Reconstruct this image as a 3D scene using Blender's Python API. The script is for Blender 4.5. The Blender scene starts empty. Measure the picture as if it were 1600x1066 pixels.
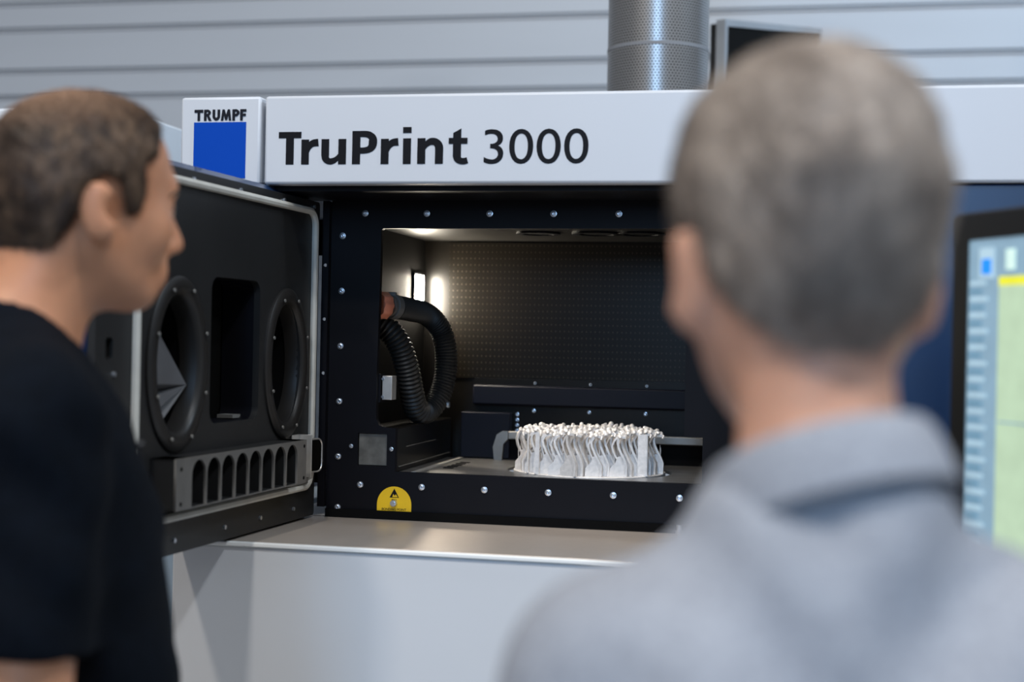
import bpy, bmesh, math, random
import numpy as np
from mathutils import Vector, Matrix

# ============================================================ camera, world, lights, exposure
S = bpy.context.scene
C = S.collection
F_PX = 2244.0
YAW = math.radians(12.0)          # camera turned left of the machine's normal
ROLL = math.radians(1.19)
CAM = Vector((0.0, -2.67, 1.55))
cR = Vector((math.cos(YAW), math.sin(YAW), 0)); cF = Vector((-math.sin(YAW), math.cos(YAW), 0)); cU = Vector((0, 0, 1))
ax = cR * math.cos(ROLL) + cU * math.sin(ROLL)
ay = cU * math.cos(ROLL) - cR * math.sin(ROLL)
cd = bpy.data.cameras.new('camera')
cam = bpy.data.objects.new('camera', cd); C.objects.link(cam)
M = Matrix.Identity(4)
for i in range(3):
    M[i][0] = ax[i]; M[i][1] = ay[i]; M[i][2] = -cF[i]; M[i][3] = CAM[i]
cam.matrix_world = M
cd.sensor_width = 36.0
cd.lens = F_PX / 1600 * 36
cd.clip_start = 0.05
cd.dof.use_dof = True
cd.dof.focus_distance = 2.75
cd.dof.aperture_fstop = 2.3
S.camera = cam

w = bpy.data.worlds.new('hall'); S.world = w; w.use_nodes = True
bgn = w.node_tree.nodes['Background']
bgn.inputs[0].default_value = (0.86, 0.91, 1.0, 1); bgn.inputs[1].default_value = 0.24

def area(name, loc, target, size, power, col, size_y=None):
    ld = bpy.data.lights.new(name, 'AREA'); ld.energy = power; ld.color = col; ld.size = size
    if size_y: ld.shape = 'RECTANGLE'; ld.size_y = size_y
    o = bpy.data.objects.new(name, ld); C.objects.link(o)
    o.location = loc
    o.rotation_euler = (Vector(target) - Vector(loc)).to_track_quat('-Z', 'Y').to_euler()
    return o
# high-bay lamps of the hall, in two rows, and the big window side on the right
area('high_bay_lamp', (-2.6, -3.2, 5.6), (-0.6, 0, 1.2), 0.30, 94, (1.0, 0.90, 0.78))
area('high_bay_lamp', (-1.0, -4.2, 6.0), (-0.6, 0, 1.2), 0.30, 104, (1.0, 0.95, 0.88))
area('high_bay_lamp', (1.6, -3.0, 5.8), (-0.4, 0, 1.2), 0.30, 100, (0.90, 0.95, 1.0))
area('high_bay_lamp', (3.2, -0.8, 5.6), (0, 0.5, 1.2), 0.45, 80, (0.86, 0.93, 1.0))
wd_ = area('window_daylight', (4.2, 0.4, 6.0), (1.6, 3.4, 2.3), 2.0, 90, (0.50, 0.74, 1.0), 1.6)
wd_.data.spread = math.radians(100)
area('gate_daylight', (0.2, -9.0, 4.2), (-0.4, 2.0, 2.2), 1.2, 250, (0.38, 0.64, 1.0), 4.0)
S.view_settings.view_transform = 'Standard'
S.view_settings.look = 'None'
S.view_settings.gamma = 1
S.view_settings.use_curve_mapping = False
S.view_settings.exposure = 0.0

# ============================================================ helpers
rnd = random.Random(7)
def ray(x, y): return cF + ax * ((x - 800) / F_PX) - ay * ((y - 533) / F_PX)
def at(x, y, Y):                       # measured pixel -> point on the plane y = Y
    r = ray(x, y); return CAM + r * ((Y - CAM.y) / r.y)

def mat(name, col, rough=0.5, metal=0.0, var=0.06, scale=12.0, bump=0.0, bscale=80.0, stretch=(1, 1, 1), spec=0.5, coat=0.0, sss=0.0, col2=None, emit=0.0):
    m = bpy.data.materials.new(name); m.use_nodes = True
    nt = m.node_tree; N = nt.nodes; L = nt.links
    b = N['Principled BSDF']
    b.inputs['Roughness'].default_value = rough; b.inputs['Metallic'].default_value = metal
    b.inputs['Specular IOR Level'].default_value = spec
    b.inputs['Coat Weight'].default_value = coat
    if sss:
        b.inputs['Subsurface Weight'].default_value = sss; b.inputs['Subsurface Radius'].default_value = (0.012, 0.005, 0.003); b.inputs['Subsurface Scale'].default_value = 1.0
    tc = N.new('ShaderNodeTexCoord'); mp = N.new('ShaderNodeMapping'); mp.inputs['Scale'].default_value = stretch
    L.new(tc.outputs['Object'], mp.inputs['Vector'])
    no = N.new('ShaderNodeTexNoise'); no.inputs['Scale'].default_value = scale; no.inputs['Detail'].default_value = 4
    L.new(mp.outputs[0], no.inputs['Vector'])
    rp = N.new('ShaderNodeValToRGB')
    c1 = [max(0, c * (1 - var)) for c in col]; c2 = list(col2) if col2 else [min(1, c * (1 + var)) for c in col]
    rp.color_ramp.elements[0].position = 0.35; rp.color_ramp.elements[1].position = 0.65
    rp.color_ramp.elements[0].color = (*c1, 1); rp.color_ramp.elements[1].color = (*c2, 1)
    L.new(no.outputs['Fac'], rp.inputs[0]); L.new(rp.outputs[0], b.inputs['Base Color'])
    if emit:
        L.new(rp.outputs[0], b.inputs['Emission Color']); b.inputs['Emission Strength'].default_value = emit
    if bump:
        n2 = N.new('ShaderNodeTexNoise'); n2.inputs['Scale'].default_value = bscale; n2.inputs['Detail'].default_value = 5
        L.new(mp.outputs[0], n2.inputs['Vector'])
        bp = N.new('ShaderNodeBump'); bp.inputs['Strength'].default_value = bump; bp.inputs['Distance'].default_value = 0.002
        L.new(n2.outputs['Fac'], bp.inputs['Height']); L.new(bp.outputs[0], b.inputs['Normal'])
    return m

MT = dict(
    white=mat('white_powder_coat', (0.575, 0.598, 0.640), 0.38, 0, 0.01, 3, 0.03, 300),
    lower=mat('white_lower_coat', (0.67, 0.68, 0.70), 0.34, 0, 0.015, 2),
    black=mat('black_powder_coat', (0.0030, 0.0030, 0.0050), 0.5, 0, 0.15, 8, 0.04, 600, spec=0.16),
    doorblack=mat('dark_grey_door_coat', (0.014, 0.0138, 0.014), 0.45, 0, 0.10, 6, 0.04, 600, spec=0.4),
    ring=mat('moulded_ring_rubber', (0.016, 0.0145, 0.0135), 0.42, 0, 0.1, 10, spec=0.35),
    chamber=mat('black_chamber_sheet', (0.0050, 0.0042, 0.0033), 0.29, 0.0, 0.15, 6, spec=0.28),
    bluedark=mat('dark_blue_sheet', (0.0035, 0.004, 0.009), 0.5, 0.0, 0.1, 6, spec=0.2),
    navy=mat('navy_blue_coat', (0.0035, 0.022, 0.075), 0.32, 0, 0.08, 5, coat=0.4),
    blue=mat('logo_blue', (0.0, 0.055, 0.40), 0.45, 0, 0.01, 5, spec=0.15),
    ink=mat('black_lettering', (0.005, 0.005, 0.007), 0.5, 0, 0.05, spec=0.15),
    inkgrey=mat('dark_grey_lettering', (0.012, 0.013, 0.019), 0.6, 0, 0.02, spec=0.1),
    steel=mat('brushed_steel', (0.60, 0.52, 0.455), 0.42, 0.6, 0.06, 30, 0.06, 90, (1, 25, 25)),
    plate=mat('worn_floor_steel', (0.30, 0.29, 0.28), 0.38, 0.9, 0.18, 14, 0.1, 60, (1, 4, 1)),
    zinc=mat('zinc_bolt', (0.62, 0.66, 0.72), 0.28, 0.9, 0.1, 90),
    alu=mat('raw_aluminium', (0.62, 0.60, 0.57), 0.38, 0.75, 0.08, 40),
    dull=mat('dull_grey_metal', (0.28, 0.27, 0.25), 0.45, 0.5, 0.15, 15),
    printed=mat('sintered_metal', (0.74, 0.71, 0.685), 0.5, 0.35, 0.10, 120, 0.15, 900),
    gasket=mat('off_white_silicone', (0.50, 0.485, 0.44), 0.5, 0, 0.08, 20),
    comb=mat('dark_plastic_tray', (0.105, 0.098, 0.090), 0.6, 0, 0.1, 30),
    glove=mat('grey_glove_rubber', (0.085, 0.085, 0.09), 0.5, 0, 0.15, 8),
    hose=mat('black_hose_rubber', (0.013, 0.012, 0.011), 0.5, 0.0, 0.15, 20, spec=0.4),
    orange=mat('orange_cap_plastic', (0.66, 0.22, 0.13), 0.45, 0, 0.15, 25),
    yellow=mat('yellow_sticker', (0.78, 0.48, 0.005), 0.45, 0, 0.04, 20),
    void=mat('matt_black_void', (0.002, 0.002, 0.0022), 0.8, 0, 0.1, spec=0.1),
    sidewall=mat('black_chamber_side', (0.006, 0.0055, 0.005), 0.6, 0, 0.15, 6, spec=0.25),
    ceil=mat('dark_ceiling_steel', (0.050, 0.048, 0.045), 0.30, 0.6, 0.15, 15),
    block=mat('pale_steel_block', (0.17, 0.165, 0.15), 0.4, 0.5, 0.25, 35),
    lipwhite=mat('bright_white_edge', (0.88, 0.88, 0.86), 0.35, 0, 0.01, 3),
    lamp=mat('lamp_tube', (1.0, 0.90, 0.74), 0.5, 0, 0.0, emit=190.0),
    wall=mat('light_grey_cladding', (0.46, 0.475, 0.50), 0.45, 0, 0.03, 1.2, stretch=(0.3, 1, 3)),
    lip=mat('cladding_lip', (0.55, 0.53, 0.51), 0.45, 0, 0.03, 2),
    groove=mat('cladding_groove', (0.16, 0.165, 0.175), 0.6, 0, 0.05, 2),
    frame=mat('silver_frame', (0.40, 0.41, 0.42), 0.35, 0.6, 0.05, 10),
    glass=mat('dark_screen', (0.003, 0.0028, 0.0025), 0.6, 0, 0.05, spec=0.05),
    bezel=mat('black_bezel', (0.006, 0.006, 0.006), 0.35, 0, 0.05),
    bezeledge=mat('grey_bezel_edge', (0.10, 0.10, 0.11), 0.35, 0.3, 0.05),
    cabinet=mat('cabinet_white', (0.66, 0.70, 0.74), 0.4, 0, 0.01, 3),
    cabgrey=mat('cabinet_blue_grey', (0.22, 0.27, 0.31), 0.5, 0, 0.03, 3),
    floorm=mat('grey_hall_floor', (0.30, 0.30, 0.30), 0.35, 0, 0.1, 1.5, 0.03, 40),
    eye=mat('eye_white', (0.75, 0.72, 0.68), 0.2, 0, 0.02), iris=mat('iris_dark', (0.03, 0.02, 0.012), 0.15, 0, 0.1),
    trouser=mat('dark_denim', (0.02, 0.024, 0.035), 0.85, 0, 0.15, 200),
    shoe=mat('dark_leather', (0.012, 0.010, 0.009), 0.45, 0, 0.1, 40),
    button=mat('shirt_button', (0.02, 0.02, 0.025), 0.4, 0, 0.05),
)

class MB:
    """collects shapes, links them as one mesh"""
    def __init__(s): s.v = []; s.f = []
    def add(s, vs, fs):
        o = len(s.v); s.v += [tuple(v) for v in vs]; s.f += [tuple(i + o for i in f) for f in fs]; return s
    def box(s, x0, x1, y0, y1, z0, z1, mtx=None):
        vs = [Vector((x, y, z)) for x in (x0, x1) for y in (y0, y1) for z in (z0, z1)]
        if mtx is not None: vs = [mtx @ v for v in vs]
        return s.add(vs, [(0, 1, 3, 2), (4, 6, 7, 5), (0, 4, 5, 1), (2, 3, 7, 6), (0, 2, 6, 4), (1, 5, 7, 3)])
    def sweep(s, pts, radii, seg=16, cap=True, up=Vector((0, 0, 1))):
        pts = [Vector(p) for p in pts]; n = len(pts)
        if not hasattr(radii, '__len__'): radii = [radii] * n
        t0 = (pts[1] - pts[0]).normalized(); a = t0.orthogonal().normalized() if abs(t0.dot(up)) > 0.99 else (up - t0 * t0.dot(up)).normalized()
        rings = []
        for i in range(n):
            t = (pts[min(i + 1, n - 1)] - pts[max(i - 1, 0)])
            t = t.normalized() if t.length > 1e-9 else t0
            a = (a - t * a.dot(t)).normalized(); b = t.cross(a)
            rings.append([pts[i] + (a * math.cos(2 * math.pi * k / seg) + b * math.sin(2 * math.pi * k / seg)) * radii[i] for k in range(seg)])
        vs = [v for r in rings for v in r]
        fs = [(i * seg + k, i * seg + (k + 1) % seg, (i + 1) * seg + (k + 1) % seg, (i + 1) * seg + k) for i in range(n - 1) for k in range(seg)]
        if cap: fs += [tuple(range(seg))[::-1], tuple(range((n - 1) * seg, n * seg))]
        return s.add(vs, fs)
    def cyl(s, p0, p1, r, seg=20, r1=None): return s.sweep([p0, p1], [r, r if r1 is None else r1], seg)
    def prism(s, poly, mtx, t0, t1):       # convex or simple polygon in (u, v) extruded along w
        n = len(poly); vs = [mtx @ Vector((u, v, t)) for t in (t0, t1) for u, v in poly]
        return s.add(vs, [tuple(range(n))[::-1], tuple(range(n, 2 * n))] + [(i, (i + 1) % n, (i + 1) % n + n, i + n) for i in range(n)])
    def mesh(s, name):
        me = bpy.data.meshes.new(name); me.from_pydata(s.v, [], s.f)
        bm = bmesh.new(); bm.from_mesh(me); bmesh.ops.recalc_face_normals(bm, faces=bm.faces); bm.to_mesh(me); bm.free()
        return me

def frame_m(o, u, v, w):
    m = Matrix.Identity(4)
    for i in range(3): m[i][0] = u[i]; m[i][1] = v[i]; m[i][2] = w[i]; m[i][3] = o[i]
    return m

ORG = {}
def thing(name, label, cat, loc=(0, 0, 0), rotz=0.0, group=None):
    o = bpy.data.objects.new(name, None); C.objects.link(o); o.empty_display_size = 0.1
    o.location = loc; o.rotation_euler = (0, 0, rotz)
    o['label'] = label; o['category'] = cat
    if group: o['group'] = group
    ORG[o.name] = Vector(loc)
    return o
def tag(o, label, cat, group=None):
    o['label'] = label; o['category'] = cat
    if group: o['group'] = group
    return o
def shade(me, deg=35):
    me.polygons.foreach_set('use_smooth', [True] * len(me.polygons))
    try: me.set_sharp_from_angle(angle=math.radians(deg))
    except Exception: pass
def obj(name, src, m, parent=None, loc=None, bevel=0.0, smooth=35, label=None, kind=None, local=False):
    """src: MB or mesh. Without loc the mesh is in world coordinates; with loc it is local to that point."""
    me = src.mesh(name) if isinstance(src, MB) else src
    if m is not None and not me.materials: me.materials.append(MT[m] if isinstance(m, str) else m)
    o = bpy.data.objects.new(name, me); C.objects.link(o)
    po = ORG.get(parent.name, Vector()) if parent else Vector()
    if loc is None:
        if not local and po.length > 0: me.transform(Matrix.Translation(-po))
        ORG[o.name] = po
    else:
        o.location = Vector(loc) - po; ORG[o.name] = Vector(loc)
    if parent: o.parent = parent
    if smooth: shade(me, smooth)
    if bevel:
        b = o.modifiers.new('bevel', 'BEVEL'); b.width = bevel; b.segments = 2; b.limit_method = 'ANGLE'; b.angle_limit = math.radians(40)
    if label: o['label'] = label
    if kind: o['kind'] = kind
    return o
def struct(name, src, m, parent=None, **k):
    o = obj(name, src, m, parent, **k)
    if parent is None: o['kind'] = 'structure'
    return o
def box_of(*a): return MB().box(*a)

def outline_plate(loops, mtx, t, off=0.0):
    """flat plate with holes: loops of (u, v); thickness t along w, front at w=0"""
    cu = bpy.data.curves.new('tmp', 'CURVE'); cu.dimensions = '2D'; cu.fill_mode = 'BOTH'; cu.extrude = t / 2
    for lp in loops:
        sp = cu.splines.new('POLY'); sp.points.add(len(lp) - 1)
        for i, (u, v) in enumerate(lp): sp.points[i].co = (u, v, 0, 1)
        sp.use_cyclic_u = True
    to = bpy.data.objects.new('tmp', cu)
    me = bpy.data.meshes.new_from_object(to)
    bpy.data.objects.remove(to); bpy.data.curves.remove(cu)
    me.transform(mtx @ Matrix.Translation((0, 0, -t / 2 + off)))
    me.materials.clear()
    return me
def text_mesh(txt, mtx, width, height, bold=0.0, extrude=0.0004, spacing=1.0):
    cu = bpy.data.curves.new('tmp', 'FONT'); cu.body = txt; cu.offset = bold; cu.extrude = 0.01; cu.space_character = spacing; cu.resolution_u = 6
    to = bpy.data.objects.new('tmp', cu)
    me = bpy.data.meshes.new_from_object(to)
    bpy.data.objects.remove(to); bpy.data.curves.remove(cu)
    co = np.zeros(len(me.vertices) * 3); me.vertices.foreach_get('co', co); co = co.reshape(-1, 3)
    lo = co.min(0); hi = co.max(0)
    co[:, 0] = (co[:, 0] - lo[0]) / (hi[0] - lo[0]) * width; co[:, 1] = (co[:, 1] - lo[1]) / (hi[1] - lo[1]) * height
    co[:, 2] = (co[:, 2] > 0) * extrude
    me.vertices.foreach_set('co', co.ravel()); me.transform(mtx); me.materials.clear(); me.update()
    return me
def strokes(pieces, mtx, extrude):
    # lettering drawn with broad strokes; a piece is ('r', x0, x1, y0, y1), ('p', points) or ('s', [(x, y, width)...])
    mb = MB()
    for k_, p in enumerate(pieces):
        extrude += 0.00003
        if p[0] == 'r': mb.prism([(p[1], p[3]), (p[2], p[3]), (p[2], p[4]), (p[1], p[4])], mtx, 0, extrude)
        elif p[0] == 'p': mb.prism(p[1], mtx, 0, extrude)
        else:
            P_ = [Vector((a, b, c)) for a, b, c in p[1]]; Q = [P_[0] * 2 - P_[1]] + P_ + [P_[-1] * 2 - P_[-2]]; o = []
            for i in range(1, len(Q) - 2):
                for j in range(6):
                    t = j / 6; a, b, c, d = Q[i - 1:i + 3]
                    o.append(0.5 * ((2 * b) + (c - a) * t + (2 * a - 5 * b + 4 * c - d) * t * t + (3 * b - a - 3 * c + d) * t ** 3))
            o.append(P_[-1]); L_ = []; R2 = []
            for i, q in enumerate(o):
                t = (o[min(i + 1, len(o) - 1)] - o[max(i - 1, 0)]); l = math.hypot(t.x, t.y); nx, ny = -t.y / l * q.z / 2, t.x / l * q.z / 2
                L_.append((q.x + nx, q.y + ny)); R2.append((q.x - nx, q.y - ny))
            n = len(o); vs = [mtx @ Vector((a, b, h)) for h in (0, extrude) for a, b in L_ + R2]
            fs = []
            for i in range(n - 1):
                for h in (0, 2 * n): fs.append((h + i, h + i + 1, h + n + i + 1, h + n + i))
                fs += [(i, i + 1, 2 * n + i + 1, 2 * n + i), (n + i, n + i + 1, 3 * n + i + 1, 3 * n + i)]
            fs += [(0, n, 3 * n, 2 * n), (n - 1, 2 * n - 1, 4 * n - 1, 3 * n - 1)]
            mb.add(vs, fs)
    return mb
def shift(pieces, dx):
    o = []
    for p in pieces:
        if p[0] == 'r': o.append(('r', p[1] + dx, p[2] + dx, p[3], p[4]))
        elif p[0] == 'p': o.append(('p', [(a + dx, b) for a, b in p[1]]))
        else: o.append(('s', [(a + dx, b, c) for a, b, c in p[1]]))
    return o
def ellipse(cx, cy, rx, ry, n=40): return [(cx + rx * math.cos(2 * math.pi * i / n), cy + ry * math.sin(2 * math.pi * i / n)) for i in range(n)]
def rrect(u0, u1, v0, v1, r, n=6):
    p = []
    for cx, cy, a in ((u1 - r, v1 - r, 0), (u0 + r, v1 - r, 90), (u0 + r, v0 + r, 180), (u1 - r, v0 + r, 270)):
        for i in range(n + 1):
            t = math.radians(a + 90 * i / n); p.append((cx + r * math.cos(t), cy + r * math.sin(t)))
    return p
FRONT = lambda Y: frame_m((0, Y, 0), (1, 0, 0), (0, 0, 1), (0, -1, 0))    # (u, v) = (X, Z), w towards the viewer side

# ============================================================ structure
struct('floor', box_of(-7, 7, -6, 3.6, -0.1, 0), 'floorm')
WY = 3.4
wall = struct('wall_back', box_of(-7, 7, WY + 0.03, WY + 0.2, 0, 4.6), 'groove')
z = 2.762
edges = [z]
tog = [0.193, 0.121]
k = 0
while edges[-1] < 4.5: edges.append(edges[-1] + tog[k % 2]); k += 1
low = [z]; k = 0
while low[-1] > 0.15: low.append(low[-1] - [0.121, 0.193][k % 2]); k += 1
seams = sorted(set(low + edges))
for a, b in zip(seams[:-1], seams[1:]):
    # each cladding board: flat face, bent back at its lower edge and folded to a lip at its upper edge
    pr = [(WY - 0.0, a + 0.010), (WY - 0.0, b - 0.014), (WY - 0.010, b - 0.010), (WY - 0.010, b - 0.004), (WY + 0.03, b - 0.004), (WY + 0.03, a + 0.0), (WY + 0.012, a + 0.004)]
    mb = MB().prism([(p[0], p[1]) for p in pr], frame_m((0, 0, 0), (0, 1, 0), (0, 0, 1), (1, 0, 0)), -7, 7)
    o = obj('panel', mb, 'wall', wall, smooth=0)

# ============================================================ the printer
P = thing('metal_printer', 'large white industrial metal 3D printer with open chamber and navy-backed door', 'machine', (-0.1, 0.4, 0))
# lower cabinet
obj('lower_cabinet', box_of(-1.07, 1.30, -0.355, 1.2, 0.06, 1.186), 'lower', P, bevel=0.003, label='white lower housing of the printer')
obj('lower_panel', box_of(-1.075, 0.05, -0.378, -0.355, 0.10, 1.1905), 'lower', P, bevel=0.003)
obj('lower_panel', box_of(0.056, 1.30, -0.378, -0.355, 0.10, 1.1905), 'lower', P, bevel=0.003)
obj('plinth', box_of(-1.02, 1.25, -0.30, 1.15, 0.0, 0.06), 'black', P)
obj('shelf', box_of(-1.075, 1.30, -0.372, 0.015, 1.186, 1.2), 'steel', P, bevel=0.001, label='brushed steel sill below the chamber opening')
obj('shelf_lip', box_of(-1.077, 1.30, -0.383, -0.3725, 1.1915, 1.1995), 'lipwhite', P, bevel=0.002, label='white front edge of the sill')  # white lip, with the edge highlight put into its colour
# upper housing
obj('upper_housing', MB().box(-1.15, 1.30, -0.165, 1.2, 1.828, 1.983), 'white', P, bevel=0.004)
obj('left_column', box_of(-1.15, -1.135, -0.17, 1.2, 1.2005, 1.8275), 'navy', P, bevel=0.003)
obj('right_column', box_of(-0.085, 1.30, 0.0, 1.2, 1.2005, 1.8275), 'navy', P)
hd = obj('header_panel', box_of(-0.995, 1.32, -0.20, -0.166, 1.827, 1.988), 'white', P, bevel=0.005, label='long white name panel')
LT = {'T': [('r', 0, 86, 95, 118), ('r', 28, 58, 0, 118)],
      'r': [('r', 0, 29, 0, 90), ('s', [(20, 40, 14), (28, 62, 20), (43, 76, 25), (64, 79, 27)])],
      'u': [('p', [(0, 91), (0, 32), (29, 32), (29, 91)]), ('r', 64, 93, 0, 91), ('s', [(14.5, 34, 29), (17, 20, 26), (30, 11, 23), (46, 13, 21), (60, 22, 17), (72, 38, 12)])],
      'P': [('r', 0, 30, 0, 119), ('s', [(22, 108, 22), (45, 108, 22), (62, 105, 24), (75, 94, 28), (77, 80, 31), (74, 64, 29), (62, 53, 24), (44, 49, 22), (22, 49, 22)])],
      'i': [('r', 0, 29, 0, 91), ('r', -1, 30, 110, 131)],
      'n': [('r', 0, 29, 0, 91), ('s', [(20, 48, 12), (30, 66, 18), (46, 78, 24), (64, 78, 26), (77, 66, 29), (79.5, 50, 29), (79.5, 30, 29), (79.5, 0, 29)])],
      't': [('p', [(16, 24), (45, 24), (45, 124), (16, 108)]), ('r', 0, 68, 70, 91), ('s', [(30.5, 30, 29), (33, 18, 27), (44, 10, 23), (57, 9, 22), (69, 12, 21)])]}
word = []
for g_, x_ in (('T', 0), ('r', 87), ('u', 163), ('P', 279), ('r', 386), ('i', 468), ('n', 521), ('t', 635)): word += shift(LT[g_], x_)
LK = 0.354 / 703.0
obj('lettering', strokes(word, FRONT(-0.2002) @ Matrix.Translation((-0.967, 1.8625, 0)) @ Matrix.Diagonal((LK, LK * 1.0, 1, 1)), 0.0004), 'ink', hd, smooth=0, label='bold black lettering')
obj('lettering', text_mesh('3000', FRONT(-0.2002) @ Matrix.Translation((-0.583, 1.8615, 0)), 0.187, 0.0615, bold=0.0), 'ink', hd, smooth=0, label='thin black four-digit number')
lp = obj('logo_panel', box_of(-1.160, -1.003, -0.20, -0.166, 1.827, 1.988), 'white', P, bevel=0.005, label='small white panel with the blue square logo')
obj('logo_square', box_of(-1.133, -1.031, -0.2012, -0.2002, 1.838, 1.941), 'blue', lp, smooth=0, label='blue square')
LG = {'T': [('r', 0, 42, 34, 46), ('r', 15, 27, 0, 46)],
      'R': [('r', 0, 12, 0, 46), ('s', [(8, 41, 10), (20, 41, 10), (27, 34, 11), (20, 25, 10), (8, 24, 10)]), ('p', [(12, 24), (23, 24), (37, 0), (23, 0)])],
      'U': [('s', [(6, 46, 12), (6, 28, 12), (7, 14, 12), (18, 6, 11), (29, 14, 12), (30, 28, 12), (30, 46, 12)])],
      'M': [('p', [(0, 0), (11, 0), (17, 46), (7, 46)]), ('p', [(7, 46), (17, 46), (29, 12), (21, 0)]), ('p', [(43, 46), (33, 46), (21, 12), (29, 0)]), ('p', [(50, 0), (39, 0), (33, 46), (43, 46)])],
      'P': [('r', 0, 12, 0, 46), ('s', [(8, 41, 10), (20, 41, 10), (28, 33, 12), (20, 23, 10), (8, 22, 10)])],
      'F': [('r', 0, 12, 0, 46), ('r', 0, 29, 36, 46), ('r', 0, 27, 18, 28)]}
word = []
for g_, x_ in (('T', 0), ('R', 47), ('U', 89), ('M', 130), ('P', 186), ('F', 224)): word += shift(LG[g_], x_)
obj('lettering', strokes(word, FRONT(-0.2002) @ Matrix.Translation((-1.1325, 1.944, 0)) @ Matrix.Diagonal((0.1015 / 253, 0.0205 / 46, 1, 1)), 0.001), 'inkgrey', lp, smooth=0, label='small dark raised lettering above the blue square')
# flush navy panel right of the chamber
obj('side_panel', box_of(-0.075, 0.60, -0.19, -0.001, 1.2005, 1.825), 'navy', P, bevel=0.003, label='navy blue panel right of the chamber')
obj('side_panel', box_of(0.606, 1.30, -0.19, -0.001, 1.2005, 1.825), 'navy', P, bevel=0.003)
# dark soffit behind the header
obj('soffit', box_of(-1.134, -0.078, -0.164, 0.02, 1.818, 1.8275), 'black', P)

# front plate with its stepped opening
hole = [(-0.831, 1.759), (-0.827, 1.763), (-0.238, 1.765), (-0.238, 1.379), (-0.2035, 1.379), (-0.2035, 1.292), (-0.794, 1.292), (-0.794, 1.376), (-0.816, 1.377), (-0.828, 1.382), (-0.834, 1.394), (-0.8345, 1.437), (-0.8345, 1.475), (-0.832, 1.62)]
win = [(-0.870, 1.302), (-0.811, 1.302), (-0.811, 1.365), (-0.870, 1.365)]
fp = obj('front_plate', outline_plate([[(-0.932, 1.216), (-0.078, 1.214), (-0.078, 1.8175), (-0.932, 1.8175)], hole, win], FRONT(0), 0.014), 'black', P, smooth=0, label='black frame plate around the chamber opening')
obj('gap_shade', box_of(-0.932, -0.078, -0.006, 0.0138, 1.2003, 1.2165), 'void', fp)  # black strip added for the shade in the gap under the plate
# bolts: washer-headed socket screws
def bolt_mesh(r, d=0.004):
    mb = MB(); seg = 20; prof = [(r * 1.0, 0), (r * 1.0, 0.0012), (r * 0.78, 0.0014), (r * 0.76, d * 0.85), (r * 0.62, d), (r * 0.40, d), (r * 0.38, d * 0.35), (0.0001, d * 0.3)]
    n = len(prof)
    vs = [(p[0] * math.cos(2 * math.pi * k / seg), -p[1], p[0] * math.sin(2 * math.pi * k / seg)) for p in prof for k in range(seg)]
    fs = [(i * seg + k, i * seg + (k + 1) % seg, (i + 1) * seg + (k + 1) % seg, (i + 1) * seg + k) for i in range(n - 1) for k in range(seg)]
    return mb.add(vs, fs).mesh('bolt')
BOLT = bolt_mesh(0.0062); BOLT.materials.append(MT['zinc'])
SMALL = bolt_mesh(0.0042); SMALL.materials.append(MT['zinc'])
pts = [(-0.864 + 0.124 * i, 1.792) for i in range(6)] + [(-0.863 + 0.1238 * i, 1.265) for i in range(6)]
pts += [(-0.909, 1.748 - 0.1075 * i) for i in range(5)] + [(-0.908, 1.219)] + [(-0.117, 1.748 - 0.1075 * i) for i in range(5)] + [(-0.117, 1.25)]
for x, zz in pts: obj('bolt', BOLT, None, fp, loc=(x, -0.0003, zz))
for x, zz in ((-0.883, 1.339), (-0.8015, 1.336)): obj('bolt', SMALL, None, fp, loc=(x, -0.0003, zz))
# square steel block seen through the small window
obj('steel_block', box_of(-0.8695, -0.8115, 0.006, 0.0144, 1.3025, 1.3645), 'block', P, bevel=0.001, label='grey steel block behind the small square hole')
# levelling screw between plate and sill
obj('levelling_screw', MB().cyl((-0.243, -0.005, 1.2), (-0.243, -0.005, 1.2065), 0.0075).cyl((-0.243, -0.005, 1.206), (-0.243, -0.005, 1.216), 0.0055), 'zinc', P, label='small zinc levelling screw on the sill')
# ESD bonding point
cx, zc, R_ = -0.7935, 1.2165, 0.0345
arc = [(cx - R_, zc)] + [(cx + R_ * math.cos(math.radians(180 - a)), zc + 0.013 + R_ * math.sin(math.radians(a))) for a in range(0, 181, 9)] + [(cx + R_, zc)]
st = obj('bonding_point_sticker', outline_plate([arc], FRONT(-0.0005), 0.0006, 0.0006), 'yellow', P, smooth=0, label='yellow arched sticker with warning triangle and black print')
tri = [(cx - 0.0095, 1.2425), (cx + 0.0095, 1.2425), (cx, 1.2600)]
obj('warning_triangle', outline_plate([tri, [(cx - 0.004, 1.2435), (cx + 0.0075, 1.2435), (cx + .003, 1.2495), (cx + .001, 1.246), (cx - .002, 1.2500)]], FRONT(-0.0012), 0.0003, 0.0003), 'ink', st, smooth=0)
obj('lettering', text_mesh('ESD', FRONT(-0.0012) @ Matrix.Translation((cx - 0.005, 1.2368, 0)), 0.010, 0.003, bold=0.01, extrude=0.0002), 'ink', st, smooth=0)
obj('lettering', text_mesh('BONDING POINT', FRONT(-0.0012) @ Matrix.Translation((cx - 0.0245, 1.2175, 0)), 0.049, 0.0046, bold=0.01, extrude=0.0002), 'ink', st, smooth=0)
mb = MB().cyl((cx, -0.001, 1.2320), (cx, -0.009, 1.2320), 0.0068, 20, 0.006); mb.cyl((cx, -0.009, 1.2320), (cx, -0.012, 1.2320), 0.0045, 16)
obj('stud', mb, 'zinc', st, label='round metal bonding stud')

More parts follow.
